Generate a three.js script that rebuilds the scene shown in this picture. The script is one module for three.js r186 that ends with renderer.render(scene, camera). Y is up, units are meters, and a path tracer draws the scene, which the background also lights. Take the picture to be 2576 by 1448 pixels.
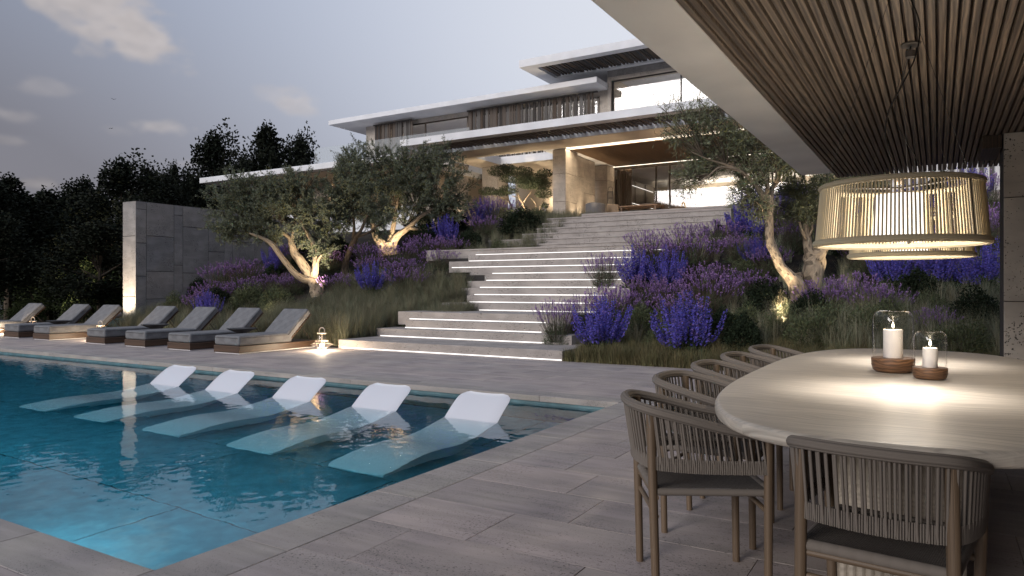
import * as THREE from 'three';
import { mergeGeometries } from 'three/addons/utils/BufferGeometryUtils.js';
import { RoundedBoxGeometry } from 'three/addons/geometries/RoundedBoxGeometry.js';
import { RectAreaLightUniformsLib } from 'three/addons/lights/RectAreaLightUniformsLib.js';

// ---------------------------------------------------------------- camera, sky, sun, exposure
const scene = new THREE.Scene();
const camera = new THREE.PerspectiveCamera(43.94, 16 / 9, 0.05, 600);
camera.position.set(0, 1.25, 0);
const YAW = THREE.MathUtils.degToRad(30.78);
camera.rotation.y = YAW;
const renderer = new THREE.WebGLRenderer({ antialias: true });
renderer.toneMapping = THREE.LinearToneMapping;
renderer.toneMappingExposure = 1.4;
renderer.shadowMap.enabled = true;
renderer.setSize(1024, 576);
RectAreaLightUniformsLib.init();

function rng(seed) { let a = seed >>> 0; return () => { a = (a + 0x6d2b79f5) | 0; let t = Math.imul(a ^ (a >>> 15), 1 | a); t = (t + Math.imul(t ^ (t >>> 7), 61 | t)) ^ t; return ((t ^ (t >>> 14)) >>> 0) / 4294967296; }; }
const sstep = (a, b, x) => { const t = Math.min(1, Math.max(0, (x - a) / (b - a))); return t * t * (3 - 2 * t); };
const lerp = (a, b, t) => a + (b - a) * t;
const hash2 = (x, y, s) => { let h = Math.imul(x, 374761393) + Math.imul(y, 668265263) + Math.imul(s, 1274126177); h = Math.imul(h ^ (h >>> 13), 1274126177); return ((h ^ (h >>> 16)) >>> 0) / 4294967296; };
// value noise that repeats after px, py cells
function vn(x, y, px, py, s) {
  const xi = Math.floor(x), yi = Math.floor(y), fx = x - xi, fy = y - yi, u = fx * fx * (3 - 2 * fx), v = fy * fy * (3 - 2 * fy);
  const w = (i, p) => ((i % p) + p) % p, x0 = w(xi, px), x1 = w(xi + 1, px), y0 = w(yi, py), y1 = w(yi + 1, py);
  return lerp(lerp(hash2(x0, y0, s), hash2(x1, y0, s), u), lerp(hash2(x0, y1, s), hash2(x1, y1, s), u), v);
}
function fbm(x, y, px, py, s, oct = 4) { let a = 0.5, t = 0, n = 0; for (let i = 0; i < oct; i++) { t += a * vn(x, y, px, py, s + i * 17); n += a; a *= 0.5; x *= 2; y *= 2; px *= 2; py *= 2; } return t / n; }

// dusk sky: brightest low behind the house, paler and greyer to the left, thin clouds
{
  const W = 2048, Hh = 1024, data = new Float32Array(W * Hh * 4);
  const B = new THREE.Vector3(-0.30, 0.34, -0.90).normalize(), K = new THREE.Vector3(0.25, 0.35, 0.9).normalize();
  const dirPx = (px, py) => { const r = (px - 1288) / 1794.7, u = (724 - py) / 1794.7, s = Math.sin(YAW), c = Math.cos(YAW); return new THREE.Vector3(-s + r * c, u, -c - r * s).normalize(); };
  const blob = (az, el, w, h, tilt, amt, seed) => ({ az, el, w, h, tilt, amt, seed });
  const azel = (v) => [Math.atan2(v.z, v.x), Math.asin(v.y)];
  const clouds = [];
  const put = (px, py, wpx, hpx, tilt, amt, seed) => { const [a, e] = azel(dirPx(px, py)); clouds.push(blob(a, e, wpx / 2000, hpx / 2000, tilt, amt, seed)); };
  put(250, 20, 190, 90, 0.45, 0.95, 3); put(370, 95, 120, 75, 0.5, 1.0, 4); put(150, -60, 150, 80, 0.3, 0.8, 5);
  put(395, 318, 90, 24, 0.0, 0.6, 6); put(300, 325, 60, 18, 0.0, 0.25, 7); put(760, 268, 80, 36, 0.25, 0.55, 8); put(700, 250, 60, 26, 0.3, 0.3, 9);
  put(105, 222, 50, 20, 0.0, 0.28, 10); put(10, 285, 70, 20, 0.1, 0.4, 11); put(80, 460, 150, 16, 0.04, 0.5, 12); put(0, 350, 60, 9, 0.0, 0.3, 13); put(500, 415, 110, 14, 0.0, 0.3, 14);
  const R = rng(77);
  for (let i = 0; i < 22; i++) clouds.push(blob(Math.PI * 0.05 + R() * Math.PI * 0.95, 0.12 + R() * 0.7, 0.08 + R() * 0.12, 0.02 + R() * 0.04, (R() - 0.5) * 0.6, 0.3 + R() * 0.6, 30 + i));
  const v = new THREE.Vector3();
  for (let y = 0; y < Hh; y++) for (let x = 0; x < W; x++) {
    const el = ((y + 0.5) / Hh - 0.5) * Math.PI, az = ((x + 0.5) / W - 0.5) * 2 * Math.PI;
    v.set(Math.cos(az) * Math.cos(el), Math.sin(el), Math.sin(az) * Math.cos(el));
    const ang = THREE.MathUtils.radToDeg(v.angleTo(B)), e = Math.max(0, THREE.MathUtils.radToDeg(el));
    let L = 0.105 + 0.425 * Math.exp(-Math.pow(ang / 39, 2)) + 0.42 * Math.pow(Math.max(0, 0.5 + 0.5 * v.dot(K)), 2.2);
    const low = 1 - sstep(0, 26, e), away = 1 - Math.exp(-Math.pow(ang / 42, 2));
    L *= 1 - 0.64 * low * away;
    const warm = low * away;
    let r = L * lerp(0.83, 1.12, warm), g = L * lerp(0.96, 0.98, warm), b = L * lerp(1.27, 0.99, warm);
    const white = Math.exp(-Math.pow(ang / 30, 2)) * 0.8;
    r = lerp(r, L * 1.0, white); g = lerp(g, L * 1.02, white); b = lerp(b, L * 1.08, white);
    if (el > 0) for (const k of clouds) {
      let da = az - k.az; if (da > Math.PI) da -= 2 * Math.PI; if (da < -Math.PI) da += 2 * Math.PI;
      da *= Math.cos(k.el); const de = el - k.el;
      if (Math.abs(da) > k.w * 2.6 || Math.abs(de) > (k.h + Math.abs(k.w * k.tilt)) * 2.6) continue;
      const ca = Math.cos(k.tilt), sa = Math.sin(k.tilt), p = (da * ca - de * sa) / k.w, q = (da * sa + de * ca) / k.h, d = Math.sqrt(p * p + q * q);
      const n = fbm(az * 14 + k.seed * 3.1, el * 30 + k.seed, 4096, 4096, k.seed, 6), fine = fbm(az * 60, el * 120, 4096, 4096, k.seed + 40, 4);
      const a = k.amt * sstep(0.95, 0.25, d + (n - 0.5) * 2.4 + (fine - 0.5) * 0.9) * (0.6 + 0.8 * fine);
      const shade = 0.9 + 0.25 * (fine - 0.5), CL = (0.23 + L * 0.60) * shade;
      const al = Math.min(0.92, Math.max(0, a));
      r = lerp(r, CL * 1.06, al); g = lerp(g, CL * 0.985, al); b = lerp(b, CL * 0.99, al);
    }
    const o = (y * W + x) * 4;
    data[o] = r; data[o + 1] = g; data[o + 2] = b; data[o + 3] = 1;
  }
  const t = new THREE.DataTexture(data, W, Hh, THREE.RGBAFormat, THREE.FloatType);
  t.mapping = THREE.EquirectangularReflectionMapping; t.magFilter = THREE.LinearFilter; t.minFilter = THREE.LinearFilter; t.needsUpdate = true;
  scene.background = t; scene.environment = t;
}
const sun = new THREE.DirectionalLight(new THREE.Color(1.0, 0.95, 0.92), 1.5);
sun.position.set(-26, 20, 46); sun.target.position.set(-10, 0, -12);
sun.castShadow = true; sun.shadow.radius = 46; sun.shadow.mapSize.set(2048, 2048);
Object.assign(sun.shadow.camera, { left: -40, right: 40, top: 40, bottom: -40, near: 1, far: 140 });
scene.add(sun, sun.target);

// ---------------------------------------------------------------- helpers
const used = new Map();
function numbered(n) { const k = used.get(n) || 0; used.set(n, k + 1); return k ? `${n}_${String(k).padStart(3, '0')}` : n; }
function tag(o, label, category, group, kind) { if (label) o.userData.label = label; if (category) o.userData.category = category; if (group) o.userData.group = group; if (kind) o.userData.kind = kind; return o; }
const off = new WeakMap();
// a thing at its base; geometry given in world places is moved to the base's own axes with wm()
function thing(name, label, category, [x, y, z] = [0, 0, 0], turn = 0, group) {
  const o = new THREE.Group(); o.name = numbered(name); o.position.set(x, y, z); o.rotation.y = turn; scene.add(o); off.set(o, [x, y, z]);
  return tag(o, label, category, group);
}
function place(name, [x, y, z] = [0, 0, 0]) { const o = thing(name, null, null, [x, y, z]); return tag(o, null, null, null, 'structure'); }
function M(name, geo, mat, parent, kind) {
  const m = new THREE.Mesh(geo, mat); m.name = parent && parent !== scene ? name : numbered(name); m.castShadow = m.receiveShadow = true; (parent || scene).add(m);
  if (kind) m.userData.kind = kind;
  return m;
}
function wm(name, geo, mat, parent, kind) { const [x, y, z] = off.get(parent); geo.translate(-x, -y, -z); return M(name, geo, mat, parent, kind); }
function dup(root, [x, y, z], turn, label) { const r = root.clone(); r.name = numbered(root.name.replace(/_\d{3}$/, '')); scene.add(r); r.position.set(x, y, z); r.rotation.y = turn; if (label) r.userData.label = label; return r; }
function mg(list) {
  const any = list.some((g) => g.attributes.color);
  return mergeGeometries(list.map((g0) => { let g = g0.index ? g0.toNonIndexed() : g0; for (const k of Object.keys(g.attributes)) if (!['position', 'normal', 'uv', 'color'].includes(k)) g.deleteAttribute(k); if (!any) g.deleteAttribute('color'); if (!g.attributes.uv) g.setAttribute('uv', new THREE.BufferAttribute(new Float32Array(g.attributes.position.count * 2), 2)); g.morphAttributes = {}; return g; }));
}
// uv in metres from position, by the way each triangle faces
function uvm(g0, du = 0, dv = 0, swap = false) {
  const g = g0.index ? g0.toNonIndexed() : g0, p = g.attributes.position, uv = new Float32Array(p.count * 2), a = new THREE.Vector3(), b = new THREE.Vector3(), c = new THREE.Vector3();
  for (let i = 0; i < p.count; i += 3) {
    a.fromBufferAttribute(p, i); b.fromBufferAttribute(p, i + 1); c.fromBufferAttribute(p, i + 2);
    const n = b.clone().sub(a).cross(c.clone().sub(a)), ax = Math.abs(n.x), ay = Math.abs(n.y), az = Math.abs(n.z);
    [a, b, c].forEach((q, k) => { let u, v; if (ay >= ax && ay >= az) { u = q.x; v = q.z; } else if (ax >= az) { u = q.z; v = q.y; } else { u = q.x; v = q.y; } if (swap) [u, v] = [v, u]; uv[(i + k) * 2] = u + du; uv[(i + k) * 2 + 1] = v + dv; });
  }
  g.setAttribute('uv', new THREE.BufferAttribute(uv, 2)); return g;
}
function B(x0, x1, y0, y1, z0, z1, r = 0, seg = 1) {
  const w = Math.abs(x1 - x0), h = Math.abs(y1 - y0), d = Math.abs(z1 - z0);
  const g = r > 0 ? new RoundedBoxGeometry(w, h, d, seg, Math.min(r, w / 2.01, h / 2.01, d / 2.01)) : new THREE.BoxGeometry(w, h, d);
  g.translate((x0 + x1) / 2, (y0 + y1) / 2, (z0 + z1) / 2); return uvm(g, (x0 * 1.37) % 1, (z0 * 0.73) % 1);
}
// a slab piece lying in the xz plane with its top at y, a chamfered upper edge, 18 triangles
function slabPiece(x0, x1, z0, z1, y, depth, ch) {
  const P = [], push = (...q) => { for (const k of q) P.push(...k); }, quad = (a, b, c, d) => push(a, b, c, a, c, d);
  const t = [[x0 + ch, y, z0 + ch], [x1 - ch, y, z0 + ch], [x1 - ch, y, z1 - ch], [x0 + ch, y, z1 - ch]], m = [[x0, y - ch, z0], [x1, y - ch, z0], [x1, y - ch, z1], [x0, y - ch, z1]], b = m.map(([x, , z]) => [x, y - depth, z]);
  quad(t[3], t[2], t[1], t[0]);
  for (let i = 0; i < 4; i++) { const j = (i + 1) % 4; quad(t[i], t[j], m[j], m[i]); quad(m[i], m[j], b[j], b[i]); }
  const g = new THREE.BufferGeometry(); g.setAttribute('position', new THREE.BufferAttribute(new Float32Array(P), 3)); g.computeVertexNormals(); return g;
}
// the same piece standing: rect in local (u, v), outward along +z, then turned and put in place
function wallPiece(u0, u1, v0, v1, depth, ch, rotY, at) {
  const g = slabPiece(u0, u1, -v1, -v0, 0, depth, ch); g.rotateX(Math.PI / 2); g.rotateY(rotY); g.translate(...at); return uvm(g, (u0 * 3.17 + v0) % 2, (v0 * 2.31 + u1) % 2);
}
const V3 = (x, y, z) => new THREE.Vector3(x, y, z);
function tube(pts, r, seg = 24, rad = 8, closed = false) { return new THREE.TubeGeometry(new THREE.CatmullRomCurve3(pts.map((p) => (p.isVector3 ? p : V3(...p))), closed, 'centripetal'), seg, r, rad, closed); }
function rod(a, b, r0, r1 = r0, rad = 8) {
  const A = V3(...a), Bv = V3(...b), L = A.distanceTo(Bv), g = new THREE.CylinderGeometry(r1, r0, L, rad, 1); g.translate(0, L / 2, 0);
  g.applyQuaternion(new THREE.Quaternion().setFromUnitVectors(V3(0, 1, 0), Bv.clone().sub(A).normalize())); g.translate(A.x, A.y, A.z); return g;
}
const lathe = (pts, n = 32) => new THREE.LatheGeometry(pts.map(([x, y]) => new THREE.Vector2(x, y)), n);
// knobbly limb through [x, y, z, r]
function limb(pts, rad = 9, seg = 6, seed = 1, rough = 0.16) {
  const c = new THREE.CatmullRomCurve3(pts.map((p) => V3(p[0], p[1], p[2])), false, 'centripetal'), n = (pts.length - 1) * seg, P = [], I = [], U = [];
  let N = V3(1, 0, 0.3), prev = null;
  for (let i = 0; i <= n; i++) {
    const t = i / n, p = c.getPoint(t), T = c.getTangent(t); if (!prev) N.addScaledVector(T, -N.dot(T)).normalize(); else N.addScaledVector(T, -N.dot(T)).normalize(); prev = T;
    const Bn = T.clone().cross(N), f = t * (pts.length - 1), k = Math.min(pts.length - 2, Math.floor(f)), r = lerp(pts[k][3], pts[k + 1][3], f - k);
    for (let j = 0; j <= rad; j++) {
      const a = (j / rad) * Math.PI * 2, q = 1 + rough * (Math.sin(a * 2 + t * 7 + seed) * 0.6 + Math.sin(a * 3 - t * 11 + seed * 2.3) * 0.5 + (vn(j % rad, i * 0.16, rad, 999, seed) - 0.5) * 1.2);
      P.push(p.x + (N.x * Math.cos(a) + Bn.x * Math.sin(a)) * r * q, p.y + (N.y * Math.cos(a) + Bn.y * Math.sin(a)) * r * q, p.z + (N.z * Math.cos(a) + Bn.z * Math.sin(a)) * r * q);
      U.push(j / rad, t * n * 0.12);
      if (i < n && j < rad) { const A = i * (rad + 1) + j, D = A + rad + 1; I.push(A, A + 1, D, A + 1, D + 1, D); }
    }
  }
  const g = new THREE.BufferGeometry(); g.setAttribute('position', new THREE.BufferAttribute(new Float32Array(P), 3)); g.setAttribute('uv', new THREE.BufferAttribute(new Float32Array(U), 2)); g.setIndex(I); g.computeVertexNormals(); return g;
}
// many small leaves: collects rhombs (two triangles) with a colour each
class Leaves {
  constructor() { this.P = []; this.N = []; this.C = []; }
  leaf(p, dir, side, len, wid, col) {
    const tip = [p.x + dir.x * len, p.y + dir.y * len, p.z + dir.z * len], m = [p.x + dir.x * len * 0.45, p.y + dir.y * len * 0.45, p.z + dir.z * len * 0.45];
    const l = [m[0] + side.x * wid / 2, m[1] + side.y * wid / 2, m[2] + side.z * wid / 2], r = [m[0] - side.x * wid / 2, m[1] - side.y * wid / 2, m[2] - side.z * wid / 2];
    this.P.push(p.x, p.y, p.z, ...l, ...tip, p.x, p.y, p.z, ...tip, ...r);
    const nx = dir.z * side.y - dir.y * side.z, ny = dir.x * side.z - dir.z * side.x, nz = dir.y * side.x - dir.x * side.y;
    for (let i = 0; i < 6; i++) { this.N.push(nx, ny, nz); this.C.push(...col); }
  }
  build() {
    const g = new THREE.BufferGeometry(); g.setAttribute('position', new THREE.BufferAttribute(new Float32Array(this.P), 3)); g.setAttribute('normal', new THREE.BufferAttribute(new Float32Array(this.N), 3));
    g.setAttribute('color', new THREE.BufferAttribute(new Float32Array(this.C), 3)); return g;
  }
}
const rdir = (R) => { const z = R() * 2 - 1, a = R() * Math.PI * 2, s = Math.sqrt(1 - z * z); return V3(s * Math.cos(a), z, s * Math.sin(a)); };
const sideOf = (d, R) => { const q = rdir(R); q.addScaledVector(d, -q.dot(d)); return q.lengthSq() < 1e-6 ? V3(1, 0, 0) : q.normalize(); };

// ---------------------------------------------------------------- textures
function tex(w, h, f, metres, color = true) {
  const d = new Uint8Array(w * h * 4);
  for (let y = 0; y < h; y++) for (let x = 0; x < w; x++) { const c = f(x / w, y / h), o = (y * w + x) * 4; if (Array.isArray(c)) { d[o] = c[0] * 255; d[o + 1] = c[1] * 255; d[o + 2] = c[2] * 255; } else d[o] = d[o + 1] = d[o + 2] = Math.max(0, Math.min(255, c * 255)); d[o + 3] = 255; }
  const t = new THREE.DataTexture(d, w, h, THREE.RGBAFormat); t.wrapS = t.wrapT = THREE.RepeatWrapping; t.magFilter = THREE.LinearFilter; t.minFilter = THREE.LinearMipmapLinearFilter; t.generateMipmaps = true;
  if (color) t.colorSpace = THREE.SRGBColorSpace;
  t.repeat.set(1 / metres[0], 1 / metres[1]); t.needsUpdate = true; return t;
}
const cl = (x) => Math.max(0, Math.min(1, x));
// pits: elongated dark holes, as depth 0..1
const pit = (u, v, nx, ny, th, s) => { const n = vn(u * nx, v * ny, nx, ny, s) * 0.65 + vn(u * nx * 2, v * ny * 2, nx * 2, ny * 2, s + 5) * 0.35, z = vn(u * 9, v * 9, 9, 9, s + 9); return sstep(th, th + 0.06, n * (0.8 + 0.35 * z)); };
const travC = (u, v) => { const st = fbm(u * 5, v * 40, 5, 40, 3, 4), bl = fbm(u * 5, v * 5, 5, 5, 11, 4), p = Math.max(pit(u, v, 200, 420, 0.775, 21), 0.6 * pit(u, v, 300, 300, 0.79, 31)); const k = cl(0.90 + (st - 0.5) * 0.20 + (bl - 0.5) * 0.20 + (hash2(Math.floor(u * 1024), Math.floor(v * 1024), 2) - 0.5) * 0.07) * (1 - 0.32 * p); return [k, k * (0.985 - 0.02 * (st - 0.5)), k * (0.97 - 0.05 * (bl - 0.5))]; };
const travH = (u, v) => cl(0.8 - 0.7 * Math.max(pit(u, v, 200, 420, 0.775, 21), pit(u, v, 300, 300, 0.79, 31)) + (fbm(u * 40, v * 40, 40, 40, 3, 3) - 0.5) * 0.2);
const T = {
  trav: tex(1024, 1024, travC, [2, 2]), travB: tex(1024, 1024, travH, [2, 2], false),
  conc: tex(1024, 1024, (u, v) => { const st = fbm(u * 6, v * 22, 6, 22, 41, 4), bl = fbm(u * 4, v * 4, 4, 4, 43, 5), p = pit(u, v, 110, 120, 0.755, 47); const k = cl(0.9 + (st - 0.5) * 0.14 + (bl - 0.5) * 0.22) * (1 - 0.62 * p); return [k, k * 0.985, k * 0.97]; }, [1.6, 1.6]),
  concB: tex(512, 512, (u, v) => cl(0.85 - 0.8 * pit(u, v, 110, 120, 0.755, 47)), [1.6, 1.6], false),
  wood: tex(512, 1024, (u, v) => { const w = fbm(u * 4, v * 2, 4, 2, 51, 3) * 1.2, g = fbm(u * 40 + w * 3, v * 3, 400, 3, 53, 4), r = 0.5 + 0.5 * Math.sin((u * 12 + w * 2.6) * 6.283); const k = cl(0.72 + (g - 0.5) * 0.5 + (r - 0.5) * 0.18); return [k, k * 0.96, k * 0.92]; }, [0.3, 2]),
  woodB: tex(512, 512, (u, v) => cl(0.5 + (fbm(u * 60, v * 3, 60, 3, 57, 3) - 0.5) * 1.4), [0.3, 2], false),
  tableC: tex(1024, 1024, (u, v) => { const w = fbm(u * 3, v * 3, 3, 3, 61, 3), g = fbm(u * 5, v * 130 + w * 24, 5, 4000, 63, 4), k = cl(0.86 + (g - 0.5) * 0.30 + (w - 0.5) * 0.10); return [k, k * 0.985, k * 0.955]; }, [1.2, 1.2]),
  tableB: tex(1024, 1024, (u, v) => { const w = fbm(u * 3, v * 3, 3, 3, 61, 3); return cl(0.5 + (fbm(u * 5, v * 130 + w * 24, 5, 4000, 63, 4) - 0.5) * 1.6); }, [1.2, 1.2], false),
  wrap: tex(16, 64, (u, v) => cl(Math.abs(Math.sin(v * Math.PI * 8)) * 0.8 + 0.1), [1, 1], false),
  weave: tex(128, 128, (u, v) => { const a = Math.sin(u * 8 * Math.PI) > 0, b = Math.sin(v * 8 * Math.PI) > 0, s = a !== b ? Math.abs(Math.sin(u * 8 * Math.PI)) : Math.abs(Math.sin(v * 8 * Math.PI)); return cl(0.15 + 0.8 * s); }, [0.05, 0.05], false),
  weaveC: tex(128, 128, (u, v) => { const a = Math.sin(u * 8 * Math.PI) > 0, b = Math.sin(v * 8 * Math.PI) > 0, s = a !== b ? Math.abs(Math.sin(u * 8 * Math.PI)) : Math.abs(Math.sin(v * 8 * Math.PI)); const k = s < 0.22 ? 0.35 : 0.85 + 0.12 * hash2(Math.floor(u * 8), Math.floor(v * 8), 5); return k; }, [0.05, 0.05]),
  fabric: tex(256, 256, (u, v) => cl(0.82 + (vn(u * 128, v * 128, 128, 128, 71) - 0.5) * 0.22 + (fbm(u * 4, v * 4, 4, 4, 73, 4) - 0.5) * 0.18), [0.35, 0.35]),
  fabricB: tex(256, 256, (u, v) => cl(0.5 + (vn(u * 128, v * 128, 128, 128, 71) - 0.5) * 0.3 + (fbm(u * 3, v * 3, 3, 3, 75, 3) - 0.5) * 1.1), [0.5, 0.5], false),
  plaster: tex(512, 512, (u, v) => cl(0.93 + (fbm(u * 5, v * 5, 5, 5, 81, 5) - 0.5) * 0.12), [2.5, 2.5]),
  bark: tex(256, 512, (u, v) => { const w = fbm(u * 4, v * 4, 4, 4, 91, 3), g = fbm(u * 26 + w * 3, v * 2, 2600, 2, 93, 4), p = sstep(0.62, 0.72, vn(u * 22, v * 3, 22, 3, 97)); const k = cl(0.86 + (g - 0.5) * 0.45) * (1 - 0.3 * p); return [k, k * 0.96, k * 0.9]; }, [1, 1]),
  barkB: tex(256, 512, (u, v) => { const w = fbm(u * 4, v * 4, 4, 4, 91, 3); return cl(0.5 + (fbm(u * 26 + w * 3, v * 2, 2600, 2, 93, 4) - 0.5) * 2 - 0.5 * sstep(0.62, 0.72, vn(u * 22, v * 3, 22, 3, 97))); }, [1, 1], false),
  soil: tex(512, 512, (u, v) => { const k = cl(0.6 + (fbm(u * 12, v * 12, 12, 12, 101, 5) - 0.5) * 1.1 + (hash2(Math.floor(u * 512), Math.floor(v * 512), 7) - 0.5) * 0.3); return [k, k * 0.9, k * 0.75]; }, [1.5, 1.5]),
  slab: tex(512, 512, (u, v) => { const k = cl(0.88 + (fbm(u * 24, v * 24, 24, 24, 111, 4) - 0.5) * 0.22); return [k * 0.96, k, k]; }, [2, 2]),
};
// ripples on the pool: a normal map from a sum of small waves
{
  const n = 512, h = (u, v) => { let s = 0; const R = rng(5); for (let i = 0; i < 44; i++) { const q = 0.25 + 0.75 * R(), th = R() * 6.283, a = Math.round(Math.cos(th) * q * 34), b = Math.round(Math.sin(th) * q * 34), k = Math.hypot(a, b) || 1, ph = R() * 6.28; s += Math.sin((a * u + b * v) * 6.2832 + ph) * 1.0 / Math.pow(k, 1.15); } return s; };
  const H = new Float32Array(n * n); for (let y = 0; y < n; y++) for (let x = 0; x < n; x++) H[y * n + x] = h(x / n, y / n) + 0.12 * (fbm(x / n * 8, y / n * 8, 8, 8, 9, 3) - 0.5);
  const d = new Uint8Array(n * n * 4);
  for (let y = 0; y < n; y++) for (let x = 0; x < n; x++) {
    const gx = (H[y * n + (x + 1) % n] - H[y * n + (x + n - 1) % n]) * n / 2, gy = (H[((y + 1) % n) * n + x] - H[((y + n - 1) % n) * n + x]) * n / 2, k = 0.00042, l = Math.hypot(gx * k, gy * k, 1), o = (y * n + x) * 4;
    d[o] = (-gx * k / l * 0.5 + 0.5) * 255; d[o + 1] = (-gy * k / l * 0.5 + 0.5) * 255; d[o + 2] = (1 / l * 0.5 + 0.5) * 255; d[o + 3] = 255;
  }
  const t = new THREE.DataTexture(d, n, n, THREE.RGBAFormat); t.wrapS = t.wrapT = THREE.RepeatWrapping; t.magFilter = THREE.LinearFilter; t.minFilter = THREE.LinearMipmapLinearFilter; t.generateMipmaps = true; t.repeat.set(1 / 3.2, 1 / 3.2); t.needsUpdate = true; T.ripple = t;
}
const rep = (t, x, y) => { const c = t.clone(); c.repeat.set(x, y); c.needsUpdate = true; return c; };
const S = (r, g, b, o = {}) => { const m = new THREE.MeshStandardMaterial({ roughness: 0.8, ...o }); m.color.setRGB(r, g, b); return m; };
const Ph = (r, g, b, o = {}) => { const m = new THREE.MeshPhysicalMaterial({ roughness: 0.5, ...o }); m.color.setRGB(r, g, b); return m; };
const glow = (r, g, b, k) => { const m = new THREE.MeshStandardMaterial({ roughness: 0.6, emissiveIntensity: k }); m.color.setRGB(0.8, 0.8, 0.8); m.emissive.setRGB(r, g, b); return m; };
const stone = (r, g, b, o = {}) => S(r, g, b, { map: T.trav, bumpMap: T.travB, bumpScale: 0.002, roughness: 0.72, ...o });
const mats = {
  deck: [stone(0.425, 0.372, 0.352), stone(0.46, 0.40, 0.38), stone(0.395, 0.35, 0.335), stone(0.43, 0.385, 0.37)],
  grout: S(0.20, 0.18, 0.17), coping: stone(0.40, 0.37, 0.345), step: S(0.42, 0.385, 0.36, { map: T.conc, bumpMap: T.concB, bumpScale: 0.006 }),
  wallStone: [S(0.30, 0.295, 0.295, { map: T.conc, bumpMap: T.concB, bumpScale: 0.005 }), S(0.325, 0.315, 0.31, { map: T.conc, bumpMap: T.concB, bumpScale: 0.005 }), S(0.285, 0.285, 0.29, { map: T.conc, bumpMap: T.concB, bumpScale: 0.005 })],
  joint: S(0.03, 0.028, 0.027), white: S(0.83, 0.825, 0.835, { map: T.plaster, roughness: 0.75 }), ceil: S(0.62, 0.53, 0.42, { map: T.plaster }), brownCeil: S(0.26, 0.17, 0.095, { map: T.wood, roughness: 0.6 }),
  column: S(0.62, 0.565, 0.50, { map: T.conc, bumpMap: T.concB, bumpScale: 0.004 }), beige: S(0.56, 0.49, 0.40, { map: T.plaster }),
  fin: S(0.115, 0.080, 0.055, { map: T.wood, roughness: 0.6 }), finDark: S(0.035, 0.028, 0.024, { roughness: 0.5 }), batten: S(0.34, 0.275, 0.21, { map: T.wood, bumpMap: T.woodB, bumpScale: 0.002, roughness: 0.62 }),
  battenB: S(0.29, 0.23, 0.175, { map: T.wood, bumpMap: T.woodB, bumpScale: 0.002, roughness: 0.62 }), dark: S(0.02, 0.017, 0.015), walnut: S(0.10, 0.062, 0.04, { map: T.wood, roughness: 0.5 }), woodWarm: S(0.32, 0.20, 0.11, { map: T.wood, roughness: 0.5 }),
  bronze: S(0.06, 0.045, 0.035, { roughness: 0.35, metalness: 0.5 }), pane: Ph(1, 1, 1, { transmission: 1, thickness: 0, roughness: 0.02, ior: 1.5 }), frost: Ph(0.93, 0.95, 0.95, { transmission: 0.88, thickness: 0, roughness: 0.06 }),
  soil: S(0.035, 0.029, 0.022, { map: T.soil, roughness: 1 }), leaf: Ph(1, 1, 1, { vertexColors: true, roughness: 0.8, specularIntensity: 0.35 }), flower: Ph(1, 1, 1, { vertexColors: true, roughness: 0.9, specularIntensity: 0.3 }),
  bark: S(0.46, 0.385, 0.30, { map: T.bark, bumpMap: T.barkB, bumpScale: 0.012, roughness: 0.9 }), barkDark: S(0.10, 0.08, 0.06, { map: T.bark, roughness: 0.9 }),
  led: glow(1, 0.96, 0.90, 0.82), ledWarm: glow(1, 0.88, 0.70, 2.2), plasterWarm: S(0.90, 0.84, 0.765, { map: T.plaster }), poolStone: [S(0.20, 0.42, 0.50, { map: T.slab, roughness: 0.6 }), S(0.22, 0.45, 0.535, { map: T.slab, roughness: 0.6 }), S(0.185, 0.40, 0.485, { map: T.slab, roughness: 0.6 })], poolWall: S(0.15, 0.26, 0.29, { map: T.slab, roughness: 0.5 }),
};
const warm = new THREE.Color(1, 0.78, 0.52), warmW = new THREE.Color(1, 0.88, 0.72);
function spot(parent, at, to, I, angle, color = warm, pen = 0.7, rad = 2) { const l = new THREE.SpotLight(color, I, 0, angle, pen, 2); l.position.set(...at); l.target.position.set(...to); l.castShadow = true; l.shadow.radius = rad; l.name = 'spot_light'; parent.add(l, l.target); return l; }
function point(parent, at, I, color = warm, rad = 2) { const l = new THREE.PointLight(color, I, 0, 2); l.position.set(...at); l.castShadow = true; l.shadow.radius = rad; l.name = 'lamp_light'; parent.add(l); return l; }
function area(parent, at, to, w, h, I, color = warm) { const l = new THREE.RectAreaLight(color, I, w, h); l.position.set(...at); parent.add(l); l.lookAt(...to); l.name = 'panel_light'; return l; }

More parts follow.
